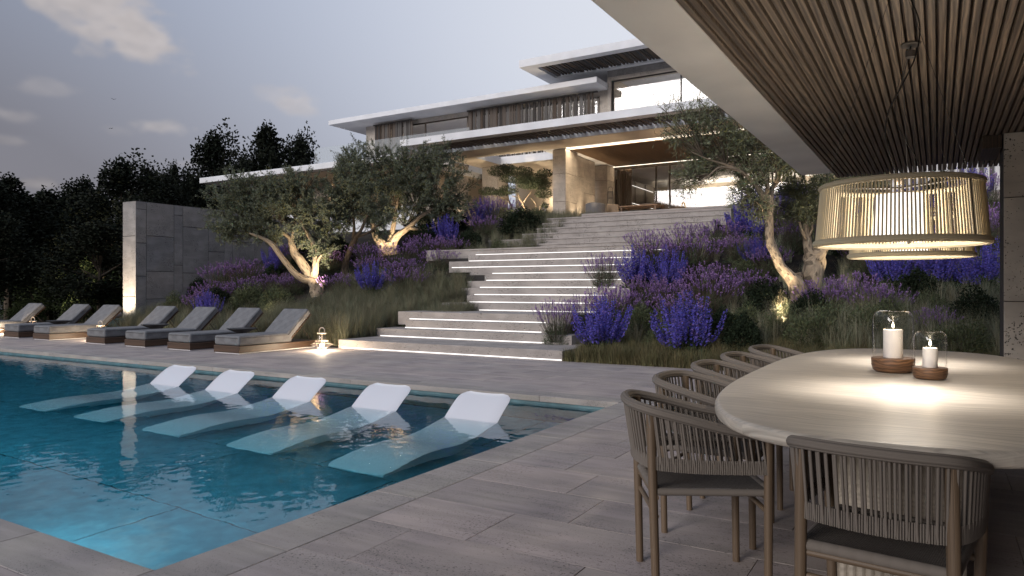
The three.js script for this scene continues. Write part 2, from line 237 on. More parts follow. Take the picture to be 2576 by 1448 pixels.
// ---------------------------------------------------------------- ground, hillside
const RISE = 1.25 / 7;
const prof = [[-10.9, -0.02], [-12.1, 0.15], [-14.1, 0.62], [-15, 1.1], [-16.3, 1.95], [-18, 2.4], [-19.5, 3.15], [-20.4, 3.4], [-80, 3.4]];
const profile = (z) => { if (z > -10.9) return -0.02; for (let i = 0; i < prof.length - 1; i++) { const [a, b] = prof[i], [c, d] = prof[i + 1]; if (z >= c) return b + (d - b) * (z - a) / (c - a); } return 3.4; };
const POOL = { x0: -26, x1: -2.98, z0: -7.27, z1: -1.91 };
{
  const s = new THREE.Shape([[-150, -150], [150, -150], [150, 150], [-150, 150]].map(([x, y]) => new THREE.Vector2(x, y)));
  s.holes.push(new THREE.Path([[POOL.x0 - 0.3, -POOL.z1 - 0.3], [POOL.x1 + 0.3, -POOL.z1 - 0.3], [POOL.x1 + 0.3, -POOL.z0 + 0.3], [POOL.x0 - 0.3, -POOL.z0 + 0.3]].map(([x, y]) => new THREE.Vector2(x, y))));
  const g = new THREE.ShapeGeometry(s); g.rotateX(-Math.PI / 2); g.translate(0, -0.12, 0);
  tag(M('ground', uvm(g), mats.soil, scene), null, null, null, 'structure');
  const nx = 150, nz = 130, x0 = -40, x1 = 14, z0 = -10.9, z1 = -60, P = [], I = [];
  for (let j = 0; j <= nz; j++) for (let i = 0; i <= nx; i++) {
    const x = lerp(x0, x1, i / nx), z = lerp(z0, z1, Math.pow(j / nz, 1.6));
    let y = profile(z) + (z < -11.2 ? (fbm(x * 0.8 + 90, z * 0.8 + 90, 999, 999, 8, 3) - 0.5) * 0.16 : 0);
    if (x > -10.4 && x < -5.0 && z < -10.9 && z > -20.6) y -= 0.45 * sstep(-10.4, -9.9, x) * sstep(-5.0, -5.6, x);
    const edge = z > -19 ? -21.3 : -31; y = lerp(-0.14, y, z > -19 ? sstep(edge - 0.3, edge + 0.2, x) : sstep(edge - 1, edge, x));
    P.push(x, y, z); if (i < nx && j < nz) { const a = j * (nx + 1) + i, b = a + nx + 1; I.push(a, a + 1, b, a + 1, b + 1, b); }
  }
  const h = new THREE.BufferGeometry(); h.setAttribute('position', new THREE.BufferAttribute(new Float32Array(P), 3)); h.setIndex(I); h.computeVertexNormals();
  h.setAttribute('uv', new THREE.BufferAttribute(new Float32Array(P.length / 3 * 2).map((_, k) => P[(k >> 1) * 3 + (k & 1 ? 2 : 0)]), 2));
  tag(M('hillside', h, mats.soil, scene), null, null, null, 'structure');
}

// ---------------------------------------------------------------- stone deck: bed, coping, tiles each a piece
{
  const deck = place('deck'), R = rng(21), bed = [B(-30, 4, -0.10, -0.016, POOL.z0 - 0.31, -10.93), B(POOL.x1 + 0.31, 4, -0.10, -0.016, 2.5, POOL.z0 - 0.31), B(-14, POOL.x1 + 0.31, -0.10, -0.016, 2.5, POOL.z1 + 0.31)];
  wm('bed', mg(bed), mats.grout, deck);
  const tiles = [], row = (xa, xb, za, zb, dir) => { // tiles from xa towards xb
    let x = xa, first = true;
    while ((dir > 0 && x < xb - 0.01) || (dir < 0 && x > xb + 0.01)) {
      let L = [0.98, 1.30, 1.62, 1.30][Math.floor(R() * 4)]; if (first) { L *= 0.3 + R() * 0.9; first = false; }
      let e = x + dir * L; if (dir > 0 ? e > xb - 0.2 : e < xb + 0.2) e = xb;
      tiles.push([Math.min(x, e), Math.max(x, e), za, zb]); x = e;
    }
  };
  for (let k = -9; k < 16; k++) { const a = -2.92 - 0.49 * k, b = a - 0.49; if (b < -10.93) { row(-2.65, 4, -10.93, a, 1); break; } row(POOL.x1 + 0.33, 4, b, a, 1); }
  { let a = POOL.z0 - 0.33; while (a > -10.92) { const b = Math.max(-10.93, a - 0.49); row(POOL.x1 + 0.33, -30, b, a, -1); a = b; } }
  { let a = POOL.z1 + 0.33; while (a < 2.4) { const b = a + 0.49; row(POOL.x1 + 0.33, -14, a, b, -1); a = b; } }
  tiles.sort((p, q) => Math.hypot((p[0] + p[1]) / 2, (p[2] + p[3]) / 2) - Math.hypot((q[0] + q[1]) / 2, (q[2] + q[3]) / 2));
  const inView = tiles.filter(([a, b, c, d]) => { const x = (a + b) / 2, z = (c + d) / 2, f = -(x * Math.sin(YAW) + z * Math.cos(YAW)), r = x * Math.cos(YAW) - z * Math.sin(YAW); return f > 1.2 && Math.abs(r) < f * 0.72 + 1; }), rest = tiles.filter((t) => !inView.includes(t));
  const piece = ([a, b, c, d], k) => { const G = 0.0014, dy = (R() - 0.5) * 0.0016; return uvm(slabPiece(a + G, b - G, c + G, d - G, dy, 0.02, 0.0016), R() * 7, R() * 7); };
  inView.slice(0, 285).forEach((t, i) => wm('tile', piece(t), mats.deck[Math.floor(R() * 4)], deck));
  const far = [...inView.slice(285), ...rest].map(piece); if (far.length) wm('tile_field', mg(far), mats.deck[0], deck, 'stuff');
  // coping stones round the pool
  const cop = [];
  for (let x = POOL.x1; x > -26; x -= 0.98) cop.push([Math.max(x - 0.98, -26), x, POOL.z0 - 0.33, POOL.z0]);
  for (let z = POOL.z0 + 0.0; z < POOL.z1 + 0.3; z += 0.98) cop.push([POOL.x1, POOL.x1 + 0.33, z - (z === POOL.z0 ? 0.33 : 0), Math.min(z + 0.98, POOL.z1 + 0.33)]);
  for (let x = POOL.x1; x > -14; x -= 0.98) cop.push([x - 0.98, x, POOL.z1, POOL.z1 + 0.33]);
  for (const [a, b, c, d] of cop) { const G = 0.002; wm('coping_stone', uvm(slabPiece(a + G, b - G, c + G, d - G, 0.001, 0.066, 0.004), R() * 5, R() * 5), mats.coping, deck); }
}

// ---------------------------------------------------------------- pool: floor slabs, walls, lights, water
const WATER = -0.10;
{
  const pool = place('pool', [-14.5, -1.0, -4.6]), R = rng(31), fy = -1.0;
  wm('floor_bed', B(POOL.x0 - 0.3, POOL.x1 + 0.3, fy - 0.2, fy - 0.014, POOL.z0 - 0.3, POOL.z1 + 0.3), mats.joint, pool);
  const zs = [POOL.z1]; while (zs[zs.length - 1] > POOL.z0 + 0.1) zs.push(Math.max(POOL.z0, zs[zs.length - 1] - 1.34));
  for (let j = 0; j < zs.length - 1; j++) { let x = POOL.x1 + (j % 2 ? 0 : 0); let first = true; while (x > POOL.x0 + 0.05) { const L = first ? (j % 2 ? 0.9 : 1.8) : 1.8, e = Math.max(POOL.x0, x - L); first = false; const G = 0.006; wm('floor_slab', uvm(slabPiece(e + G, x - G, zs[j + 1] + G, zs[j] - G, fy, 0.02, 0.004), R() * 5, R() * 5), mats.poolStone[Math.floor(R() * 3)], pool); x = e; } }
  const t = 0.25, top = -0.066;
  wm('pool_wall', mg([B(POOL.x0 - t, POOL.x1 + t, fy - 0.1, top, POOL.z0 - t - 0.03, POOL.z0 - 0.03), B(POOL.x0 - t, POOL.x1 + t, fy - 0.1, top, POOL.z1 + 0.02, POOL.z1 + t)]), mats.poolWall, pool);
  wm('pool_wall', mg([B(POOL.x1 + 0.02, POOL.x1 + t, fy - 0.1, top, POOL.z0, POOL.z1), B(POOL.x0 - t, POOL.x0 - 0.02, fy - 0.1, top, POOL.z0, POOL.z1)]), mats.poolWall, pool);
  for (const x of [-4.6, -7.4, -10.2, -13.0]) { // underwater lights in the near wall
    const l = wm('pool_light', B(x - 0.16, x + 0.16, -0.46, -0.34, POOL.z1 - 0.012, POOL.z1 + 0.015, 0.005), glow(0.55, 0.9, 1.0, 1.2), pool);
    area(scene, [x, -0.40, POOL.z1 - 0.02], [x, -0.80, POOL.z1 - 1.6], 0.32, 0.12, 120, new THREE.Color(0.55, 0.92, 1.0));
  }
  const wat = Ph(1, 1, 1, { transmission: 1, thickness: 1, roughness: 0.0, ior: 1.33, normalMap: T.ripple, attenuationDistance: 1.7 }); wat.attenuationColor.setRGB(0.40, 0.80, 0.88); wat.normalScale.set(1, 1);
  const x0 = POOL.x0 - 0.06, x1 = POOL.x1 + 0.06, z0 = POOL.z0 - 0.07, z1 = POOL.z1 + 0.06, g = new THREE.BoxGeometry(x1 - x0, WATER - (fy - 0.08), z1 - z0); g.translate((x0 + x1) / 2, (WATER + fy - 0.08) / 2, (z0 + z1) / 2);
  const u = uvm(g); tag(M('water', u, wat, scene), null, null, null, 'structure');
}

// ---------------------------------------------------------------- stairs with light strips
{
  const t = thing('staircase', 'wide pale stone garden stairs with glowing strips under the treads climbing to the house', 'staircase', [-8, 0, -14]);
  const zf = [0, -10.91, -12.1, -12.42, -12.7, -14.1, -14.54, -14.8, -15.05, -15.27, -15.46, -15.79, -16.07, -16.31, -17.7, -18.07, -18.4, -18.75, -19.1, -19.47];
  const X = [0, [-10.7, -5.5], [-10.72, -5.9], [-10.15, -6.2], [-10.6, -6.2], [-10.4, -5.9], [-9.95, -5.8], [-10.3, -5.8], [-10.29, -5.8], [-9.91, -5.8], [-10.5, -5.9], [-11.4, -5.9], [-10.96, -5.85], [-12.57, -5.45], [-11.1, -3.6], [-11.58, -5.44], [-10.6, -5.18], [-10.3, -5.0], [-10.3, -4.8], [-10.35, -4.75]];
  const LED = [0, [-10.6, -5.51], [-10.6, -6.49], [-10.16, -6.72], [-10.26, -6.78], [-9.3, -6.25], [-9.87, -6.4], [-9.9, -6.3], [-9.9, -6.2], [-9.85, -6.2], [-9.79, -6.3], [-11.3, -6.3], [-10.93, -6.1], [-10.87, -5.47]];
  for (let n = 1; n <= 19; n++) {
    const [l, r] = X[n], zb = n < 19 ? zf[n + 1] - 0.5 : -20.9, y0 = n === 1 ? -0.1 : (n - 1) * RISE - 0.12;
    const nose = n >= 13 ? 0.045 : 0, s = wm('step', B(l, r, y0, n * RISE - nose, zb, zf[n], 0.006, 1), mats.step, t); if (nose) wm('tread', B(l - 0.004, r + 0.004, n * RISE - nose + 0.002, n * RISE, zb + 0.01, zf[n] + 0.022, 0.006, 1), mats.step, t);
    if (n <= 13) {
      const [a, b] = LED[n], y = (n - 1) * RISE + 0.018;
      s.add(((m) => { m.name = 'light_strip'; return m; })(new THREE.Mesh(B(a, b, y - 0.009, y + 0.008, zf[n], zf[n] + 0.007).translate(8, 0, 14), mats.led)));
      area(scene, [(a + b) / 2, y + 0.004, zf[n] + 0.012], [(a + b) / 2, y - 0.35, zf[n] + 0.8], b - a, 0.02, 0.7, new THREE.Color(1, 0.96, 0.92));
    }
  }
  // dark openings between blocks on the left
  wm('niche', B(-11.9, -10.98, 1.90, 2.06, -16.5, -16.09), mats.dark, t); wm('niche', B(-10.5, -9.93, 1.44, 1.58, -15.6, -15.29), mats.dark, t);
}

// ---------------------------------------------------------------- tall stone wall left of the planting
{
  const w = thing('stone_wall', 'tall grey stone slab wall behind the loungers, its end lit from the ground', 'wall', [-21.78, 0, -16.6]);
  wm('core', B(-22.105, -21.465, -0.2, 3.95, -24, -13.125), mats.joint, w);
  const R = rng(41), cols = [-13.1, -13.45, -14.4, -14.72, -15.68, -16.32, -16.66, -17.59, -18.5, -18.9, -20.0, -21.2, -22.4, -24], rows = [[0, 1.62, 2.66, 3.72, 3.955], [0, 0.9, 1.78, 2.9, 3.955], [0, 2.0, 3.64, 3.955], [0, 0.95, 1.75, 3.28, 3.955], [0, 1.1, 2.5, 3.955], [0, 2.05, 3.1, 3.955], [0, 1.5, 2.9, 3.955], [0, 2.2, 3.955], [0, 1.4, 3.955], [0, 2, 3.955], [0, 1.5, 3.955], [0, 2.4, 3.955], [0, 1.7, 3.955]];
  const G = 0.008;
  for (let i = 0; i < cols.length - 1; i++) for (let k = 0; k < rows[i].length - 1; k++) { const a = cols[i + 1] + G, b = cols[i] - (i ? G : 0.001); wm('stone_panel', wallPiece(-b, -a, rows[i][k] + G, rows[i][k + 1] - G, 0.03, 0.004, Math.PI / 2, [-21.438, 0, 0]), mats.wallStone[Math.floor(R() * 3)], w); }
  const ends = [0, 0.98, 2.88, 3.955]; for (let k = 0; k < 3; k++) wm('stone_panel', wallPiece(-22.13, -21.439, ends[k] + G, ends[k + 1] - G, 0.03, 0.004, 0, [0, 0, -13.1]), mats.wallStone[k % 2], w);
  wm('cap', B(-22.13, -21.44, 3.951, 3.962, -24, -13.1), mats.wallStone[0], w);
}

// ---------------------------------------------------------------- the house on the hill
const TF = 20 * RISE; // terrace floor
{
  const h = thing('modern_house', 'low modern house with white flat roofs and glowing rooms above the stairs', 'house', [-11, TF, -27]);
  const R = rng(51), part = (n, g, m, k) => wm(n, g, m, h, k), list = (...a) => mg(a);
  // terrace floor
  part('terrace_floor', list(B(-9.6, 3, TF - 0.6, TF, -38, -20.4), B(-31, -9.6, TF - 0.6, TF - 0.002, -38, -22.6)), mats.deck[1]);
  part('terrace_edge', B(-9.6, 3, TF - RISE, TF - 0.05, -20.9, -20.41, 0.006), mats.step); part('terrace_edge', B(-9.6, 3, TF - 0.048, TF + 0.004, -20.9, -20.38, 0.006), mats.step);
  // ---- balcony slab (underside 6.57) with an open slatted bay and a courtyard opening
  const S0 = 6.57, S1 = 6.82, xl = -17.38, xr = 3;
  part('balcony_slab', list(
    B(xl, xr, S0, S1, -21.32, -20.93), B(xl, -17.0, S0, S1, -22.85, -21.32), B(xl, xr, S0, S1, -24.27, -22.85),
    B(xl, -16.19, S0, S1, -26.2, -24.27), B(-13.12, xr, S0 + 0.004, S1, -26.2, -24.72), B(-13.12, -12.12, S0, S1, -24.72, -24.27), B(-12.12, xr, S0 + 0.12, S1, -24.72, -24.27), B(xl, xr, S0, S1, -36, -26.2)), mats.white);
  part('courtyard_upstand', list(B(-16.19, -13.12, S1, 6.9, -26.36, -26.21), B(-16.35, -16.2, S1, 6.9, -26.2, -24.3), B(-13.11, -12.95, S1, 6.9, -26.2, -24.3)), mats.white);
  // soffits under the slab: plaster at the front, timber over the terrace room
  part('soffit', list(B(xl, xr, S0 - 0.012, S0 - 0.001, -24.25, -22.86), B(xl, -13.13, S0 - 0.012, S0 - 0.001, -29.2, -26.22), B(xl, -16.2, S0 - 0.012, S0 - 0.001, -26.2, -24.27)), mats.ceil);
  part('timber_ceiling', B(-12.1, xr, S0 - 0.016, S0 + 0.002, -29.2, -24.73), mats.brownCeil);
  // slats of the open bay
  { let x = -16.9, k = 0; while (x < 2.6) { const w = [0.085, 0.05, 0.05][k % 3]; part('slat', B(x, x + w, 6.685, 6.80, -22.845, -21.325), k % 2 ? mats.fin : mats.walnut); x += [0.205, 0.15, 0.125][k % 3]; k++; } }
  // light lines in the soffit
  part('light_line', B(-12.1, 1, S0 + 0.085, S0 + 0.119, -24.70, -24.29), mats.ledWarm);
  area(scene, [-6.5, S0 + 0.06, -24.5], [-6.5, 0, -24.5], 11.2, 0.36, 9.0, warm);
  part('light_line', B(-12.3, 1, S0 - 0.03, S0 - 0.017, -29.21, -29.18), mats.ledWarm);
  area(scene, [-6.5, S0 - 0.04, -29.1], [-6.5, 3, -28.6], 11.2, 0.05, 10, warm);
  part('light_line', B(-15.3, -13.2, S0 - 0.002, S0 + 0.03, -24.30, -24.24), mats.ledWarm);
  area(scene, [-14.2, S0 - 0.01, -24.33], [-14.2, 0, -26], 2.0, 0.05, 5, warmW);
  // columns and wall of stone panels
  const col = (x0, x1, z0, z1, joints) => {
    part('column_core', B(x0 + 0.02, x1 - 0.02, TF, S0 - 0.013, z0 + 0.02, z1 - 0.02), mats.joint);
    const ys = [TF, ...joints, S0 - 0.02];
    for (let i = 0; i < ys.length - 1; i++) { part('stone_panel', wallPiece(x0, x1, ys[i] + 0.006, ys[i + 1] - 0.006, 0.02, 0.004, 0, [0, 0, z1]), mats.column); part('stone_panel', wallPiece(-z1 + 0.001, -z0, ys[i] + 0.006, ys[i + 1] - 0.006, 0.02, 0.004, Math.PI / 2, [x1, 0, 0]), mats.column); }
  };
  col(-12.69, -12.135, -25.4, -24.35, [4.55, 5.62]);
  col(-12.95, -12.38, -26.5, -25.42, [4.2, 5.75]); col(-12.97, -12.40, -27.65, -26.52, [5.15]);
  col(-12.85, -12.2, -29.3, -28.5, [4.4, 5.9]);
  // left of the courtyard: walls and piers
  col(-18.1, -17.45, -25.6, -24.4, [4.9]); col(-17.2, -16.4, -27.2, -26.3, [4.6]);
  part('court_wall', list(B(-17.2, -15.2, TF, S0 - 0.013, -29.4, -29.2), B(-14.1, -12.9, TF, S0 - 0.013, -29.4, -29.2), B(-15.2, -14.1, 5.9, S0 - 0.013, -29.4, -29.2)), mats.beige);
  part('court_panel', B(-15.2, -14.75, TF, 5.9, -29.3, -29.22), mats.walnut);
  part('court_back', list(B(-17.4, -12.9, TF, S0 - 0.013, -31.6, -31.4), B(-15.6, -15.3, TF, S0 - 0.013, -31.4, -29.41), B(-14.0, -13.8, TF, S0 - 0.013, -31.4, -29.41)), mats.beige);
  part('lit_panel', B(-13.75, -13.0, TF, 5.0, -29.19, -29.12), mats.white);
  part('wall_lamp', B(-15.02, -14.86, 5.48, 5.66, -29.2, -29.05), mats.ledWarm); point(scene, [-14.9, 5.3, -28.9], 3, warm);
  part('court_post', B(-14.55, -14.42, TF, 4.85, -27.1, -27.0), mats.white);
  // ---- terrace room behind glass
  const gz = -29.35;
  part('room_floor', B(-13, xr, TF + 0.002, TF + 0.012, -36, -29.2), mats.deck[1]);
  part('room_wall', list(B(-13.1, xr, TF, 6.56, -36.3, -36), B(-13.1, -13, TF, 6.56, -36, -29.42), B(xr - 0.1, xr, TF, 6.56, -36, -29.2)), mats.beige);
  part('room_ceiling', B(-13, xr, 6.50, 6.56, -36, -29.42), mats.white);
  part('cabinet', B(-12.6, -11.95, TF, 6.2, -34.6, -30.4), mats.walnut);
  for (const [a, b] of [[-31.0, -30.42], [-32.3, -31.1], [-33.6, -32.4], [-34.58, -33.7]]) part('cabinet_door', wallPiece(-b, -a, TF + 0.25, 6.15, 0.03, 0.01, Math.PI / 2, [-11.915, 0, 0]), mats.bronze);
  for (const y of [4.3, 5.1, 5.9]) part('shelf_light', B(-11.91, -11.89, y, y + 0.02, -33.4, -30.6), mats.led);
  part('curtain', mg(Array.from({ length: 8 }, (_, i) => { const g = new THREE.CylinderGeometry(0.055, 0.055, 2.9, 8); g.translate(-12.15 + i * 0.085, TF + 1.45, -29.62 + (i % 2) * 0.03); return g; })), mats.walnut);
  // dropped ceiling with a bright cove over the inner hall, slatted stair wall, pier
  part('dropped_ceiling', B(-11.2, xr - 0.2, 5.62, 5.94, -35.9, -34.2), mats.white);
  part('cove_light', B(-11.1, xr - 0.3, 5.95, 5.99, -35.6, -34.5), mats.ledWarm); area(scene, [-5, 6.02, -35], [-5, 9, -35], 11.5, 0.8, 0.7, warm);
  area(scene, [-6.5, 5.6, -34.4], [-6.5, 4.6, -36], 8, 0.05, 3, warm);
  area(scene, [-7, 6.485, -29.52], [-7, 5.2, -33], 10, 0.04, 11, warm);
  part('pier', B(-10.9, -10.35, TF, 6.5, -33.2, -32.6), mats.white);
  for (let i = 0; i < 26; i++) { const x = -10.6 + i * 0.06, top = x < -9.87 ? 5.42 : lerp(5.42, 5.05, (x + 9.87) / 0.83); part('stair_slat', B(x, x + 0.035, TF, top, -31.02 - (x < -9.87 ? 0 : (x + 9.87) * 0.5), -30.96 - (x < -9.87 ? 0 : (x + 9.87) * 0.5)), mats.woodWarm); }
  part('upper_rail', list(...Array.from({ length: 16 }, (_, i) => B(-7.9 + i * 0.16, -7.83 + i * 0.16, 5.95, 6.48, -33.9, -33.84))), mats.finDark);
  // glazing frames and panes
  const mull = [-12.32, -11.76, -10.31, -9.71, -6.74, -3.6, -0.5, 2.6];
  part('window_frame', list(B(-12.34, 2.7, 6.44, 6.56, gz - 0.04, gz + 0.04), ...mull.map((x) => B(x - 0.03, x + 0.03, TF, 6.44, gz - 0.04, gz + 0.04))), mats.bronze);
  for (let i = 0; i < mull.length - 1; i++) part('pane', B(mull[i] + 0.03, mull[i + 1] - 0.03, TF + 0.02, 6.44, gz - 0.002, gz + 0.002), mats.pane);
  // uplights on the stone
  for (const [x, z, tx, tz, I] of [[-11.95, -24.95, -12.2, -24.95, 7], [-12.1, -26.0, -12.45, -26.0, 10], [-12.15, -27.2, -12.45, -27.2, 8], [-11.9, -28.9, -12.25, -28.9, 6], [-17.2, -24.9, -17.5, -24.9, 8], [-13.6, -23.4, -13.0, -24.35, 7], [-10.5, -23.2, -10.5, -23.6, 6], [-7.5, -23.2, -7.5, -23.6, 6]]) { part('floor_light', new THREE.CylinderGeometry(0.05, 0.05, 0.02, 12).translate(x, TF + 0.012, z), mats.ledWarm); spot(scene, [x, TF + 0.04, z], [tx, S0, tz], I, 0.5, warm, 0.8, 2); }
  // ---- upper floor
  const UF = S1, wz = -27.25, r0 = 9.4, r1 = 9.63;
  part('roof', B(-26.18, -11.58, r0, r1, -29.6, -25.99, 0.02), mats.white);
  part('upper_wall', list(B(-24.82, -23.9, UF, r0, -29.5, wz), B(-12.0, -11.62, UF, r0 - 0.001, -29.5, wz), B(-24.82, -24.6, UF, r0, -29.5, -29.2), B(-23.9, -12, 9.19, r0 - 0.001, wz - 0.12, wz - 0.03)), mats.column);
  part('upper_side_wall', B(-24.815, -24.63, UF - 0.4, r0 - 0.002, -33.5, wz - 0.02), mats.white);
  { const J = [-23.88, -22.6, -21.5, -20.3, -19.5, -18.4]; for (let i = 0; i < J.length - 1; i++) part('stone_panel', wallPiece(J[i], J[i + 1] - 0.015, 9.20, r0 - 0.006, 0.02, 0.004, 0, [0, 0, wz]), mats.column); }
  part('room_back', list(B(-24.6, -11.7, UF, r0, -32.2, -32), B(-24.6, -11.7, 9.3, 9.39, -32, wz - 0.14)), mats.white);
  area(scene, [-18, 9.285, -27.62], [-18, 8.3, -30.5], 11, 0.05, 32, warmW);
  part('window_frame', list(B(-23.9, -12, 9.13, 9.19, wz - 0.1, wz - 0.04), ...[-23.85, -21.1, -18.65, -16.4, -14.2, -12.03].map((x) => B(x - 0.03, x + 0.03, UF, 9.13, wz - 0.1, wz - 0.04))), mats.bronze);
  for (const [a, b] of [[-23.8, -21.15], [-21.05, -18.7], [-18.6, -16.45], [-16.35, -14.25], [-14.15, -12.08]]) part('pane', B(a, b, UF, 9.13, wz - 0.072, wz - 0.068), mats.pane);
  // vertical timber fins, two screens
  const fins = (x0, x1, z, dense) => { let x = x0, k = 0; while (x < x1 - 0.05) { const w = [0.15, 0.07, 0.11, 0.05, 0.17][k % 5], gap = dense ? [0.01, 0.03, 0.02, 0.045, 0.02][k % 5] : [0.05, 0.10, 0.08, 0.12, 0.09][k % 5], g = new THREE.BoxGeometry(w, 9.27 - UF, 0.035); g.rotateY((R() - 0.5) * 0.7); g.translate(x + w / 2, (9.27 + UF) / 2, z + (R() - 0.5) * 0.05); part('fin', uvm(g, R(), R()), R() < 0.45 ? mats.finDark : mats.fin); x += w + gap; k++; } part('fin_rail', list(B(x0 - 0.05, x1 + 0.05, 9.25, 9.31, z - 0.05, z + 0.05), B(x0, x1, 9.0, 9.05, z - 0.06, z - 0.03)), mats.finDark); };
  fins(-23.9, -21.55, -26.85, true); fins(-18.3, -15.7, -26.85, true); fins(-15.7, -11.98, -26.85, false);
  // glass balustrade
  part('glass_rail', B(-21.95, -17.40, 6.33, 6.97, -21.05, -21.02), mats.frost); part('glass_rail', B(-17.38, -14.3, 6.825, 6.97, -21.05, -21.02), mats.frost);
  // ---- tall right block under the top roof
  const bz = -27.1, t0 = 10.13, t1 = 10.42;
  part('top_roof', list(B(-14.48, 3, t0, t1, -25.25, -24.86), B(-14.48, -13.87, t0, t1, -26.9, -25.25), B(-14.48, 3, t0, t1, -31, -26.9)), mats.white);
  part('roof_recess', list(B(-13.87, 3, t1 - 0.02, t1 + 0.1, -25.24, -25.2), B(-13.9, -13.86, t1, t1 + 0.1, -26.9, -25.25)), mats.white);
  { let x = -13.8, k = 0; while (x < 2.6) { const w = [0.17, 0.07, 0.06][k % 3]; part('slat', B(x, x + w, 10.20, 10.36, -26.89, -25.26), k % 2 ? mats.finDark : mats.fin); x += [0.27, 0.15, 0.125][k % 3]; k++; } }
  part('block_wall', list(B(-11.6, -11.47, UF, t0, -31, bz), B(-11.47, 3, 9.745, t0, -27.6, bz - 0.1)), mats.beige);
  { const J = [-11.6, -10.75, -9.9, -8.4, -7.0, -5.5, -4, -2.5, -1, 0.5, 2]; for (let i = 0; i < J.length - 1; i++) part('stone_panel', wallPiece(J[i], J[i + 1] - 0.015, 9.86, t0 - 0.004, 0.03, 0.004, 0, [0, 0, bz + 0.01]), mats.wallStone[1]); }
  part('window_reveal', list(B(-11.47, 3, 9.745, 9.855, bz - 0.1, bz + 0.004), B(-11.59, -11.45, UF, 9.85, bz, bz + 0.006)), mats.column);
  part('window_frame', list(B(-11.47, 3, 9.70, 9.745, bz - 0.22, bz - 0.16), ...[-11.45, -8.6, -5.6, -2.6].map((x) => B(x, x + 0.05, UF, 9.70, bz - 0.22, bz - 0.16))), mats.finDark);
  for (const [a, b] of [[-11.4, -8.6], [-8.55, -5.6], [-5.55, -2.6]]) part('pane', B(a, b, UF, 9.70, bz - 0.192, bz - 0.188), mats.pane);
  part('block_room', list(B(-11.5, 3, UF, 10.1, -33.2, -33), B(-11.5, -11.4, UF, 10.1, -33, -31), B(-11.47, 3, 9.95, 10.12, -33, -27.7)), mats.white);
  part('room_divider', list(B(-10.9, -10.35, UF, 9.5, -30.1, -30), B(-10.34, -10.24, UF, 9.9, -32, -30)), mats.white);
  part('room_recess', B(-11.1, -10.5, 8.6, 9.75, -29.98, -29.9), mats.walnut);
  part('cove_light', B(-10.2, 1, 8.95, 9.0, -32.98, -32.9), mats.ledWarm); area(scene, [-6, 9.05, -32.7], [-6, 8.3, -33], 8.5, 0.06, 3.5, warmW); area(scene, [-6, 9.93, -27.78], [-6, 9.0, -31], 10, 0.05, 14, warmW);
  // ---- lower left wing
  part('wing_roof', B(-29.27, -17.4, 6.08, 6.325, -27, -20.93, 0.02), mats.white);
  part('wing_wall', list(B(-27.2, -17.2, TF - 0.4, 6.07, -27.2, -27), B(-27.2, -26.9, TF - 0.4, 6.07, -27, -23.6), B(-19.3, -17.6, TF - 0.4, 6.06, -23.7, -23.4), B(-24.6, -23.6, TF - 0.4, 6.06, -23.7, -23.4)), mats.beige);
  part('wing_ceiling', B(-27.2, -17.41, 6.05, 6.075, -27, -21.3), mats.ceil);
  area(scene, [-22, 6.03, -23.9], [-22, 0, -24.8], 7, 0.05, 45, warm);
  part('garden_parapet', list(B(-28.6, -16.6, 3.2, 4.35, -21.2, -21.0)), mats.white);
  // right hand end of the house with dark fins
  part('end_wall', list(B(-1.2, 3, TF, S0, -24.3, -24.1)), mats.white);
  for (let i = 0; i < 12; i++) part('fin', B(-0.9 + i * 0.24, -0.8 + i * 0.24, TF, S0 - 0.01, -24.08, -24.0), mats.finDark);
}
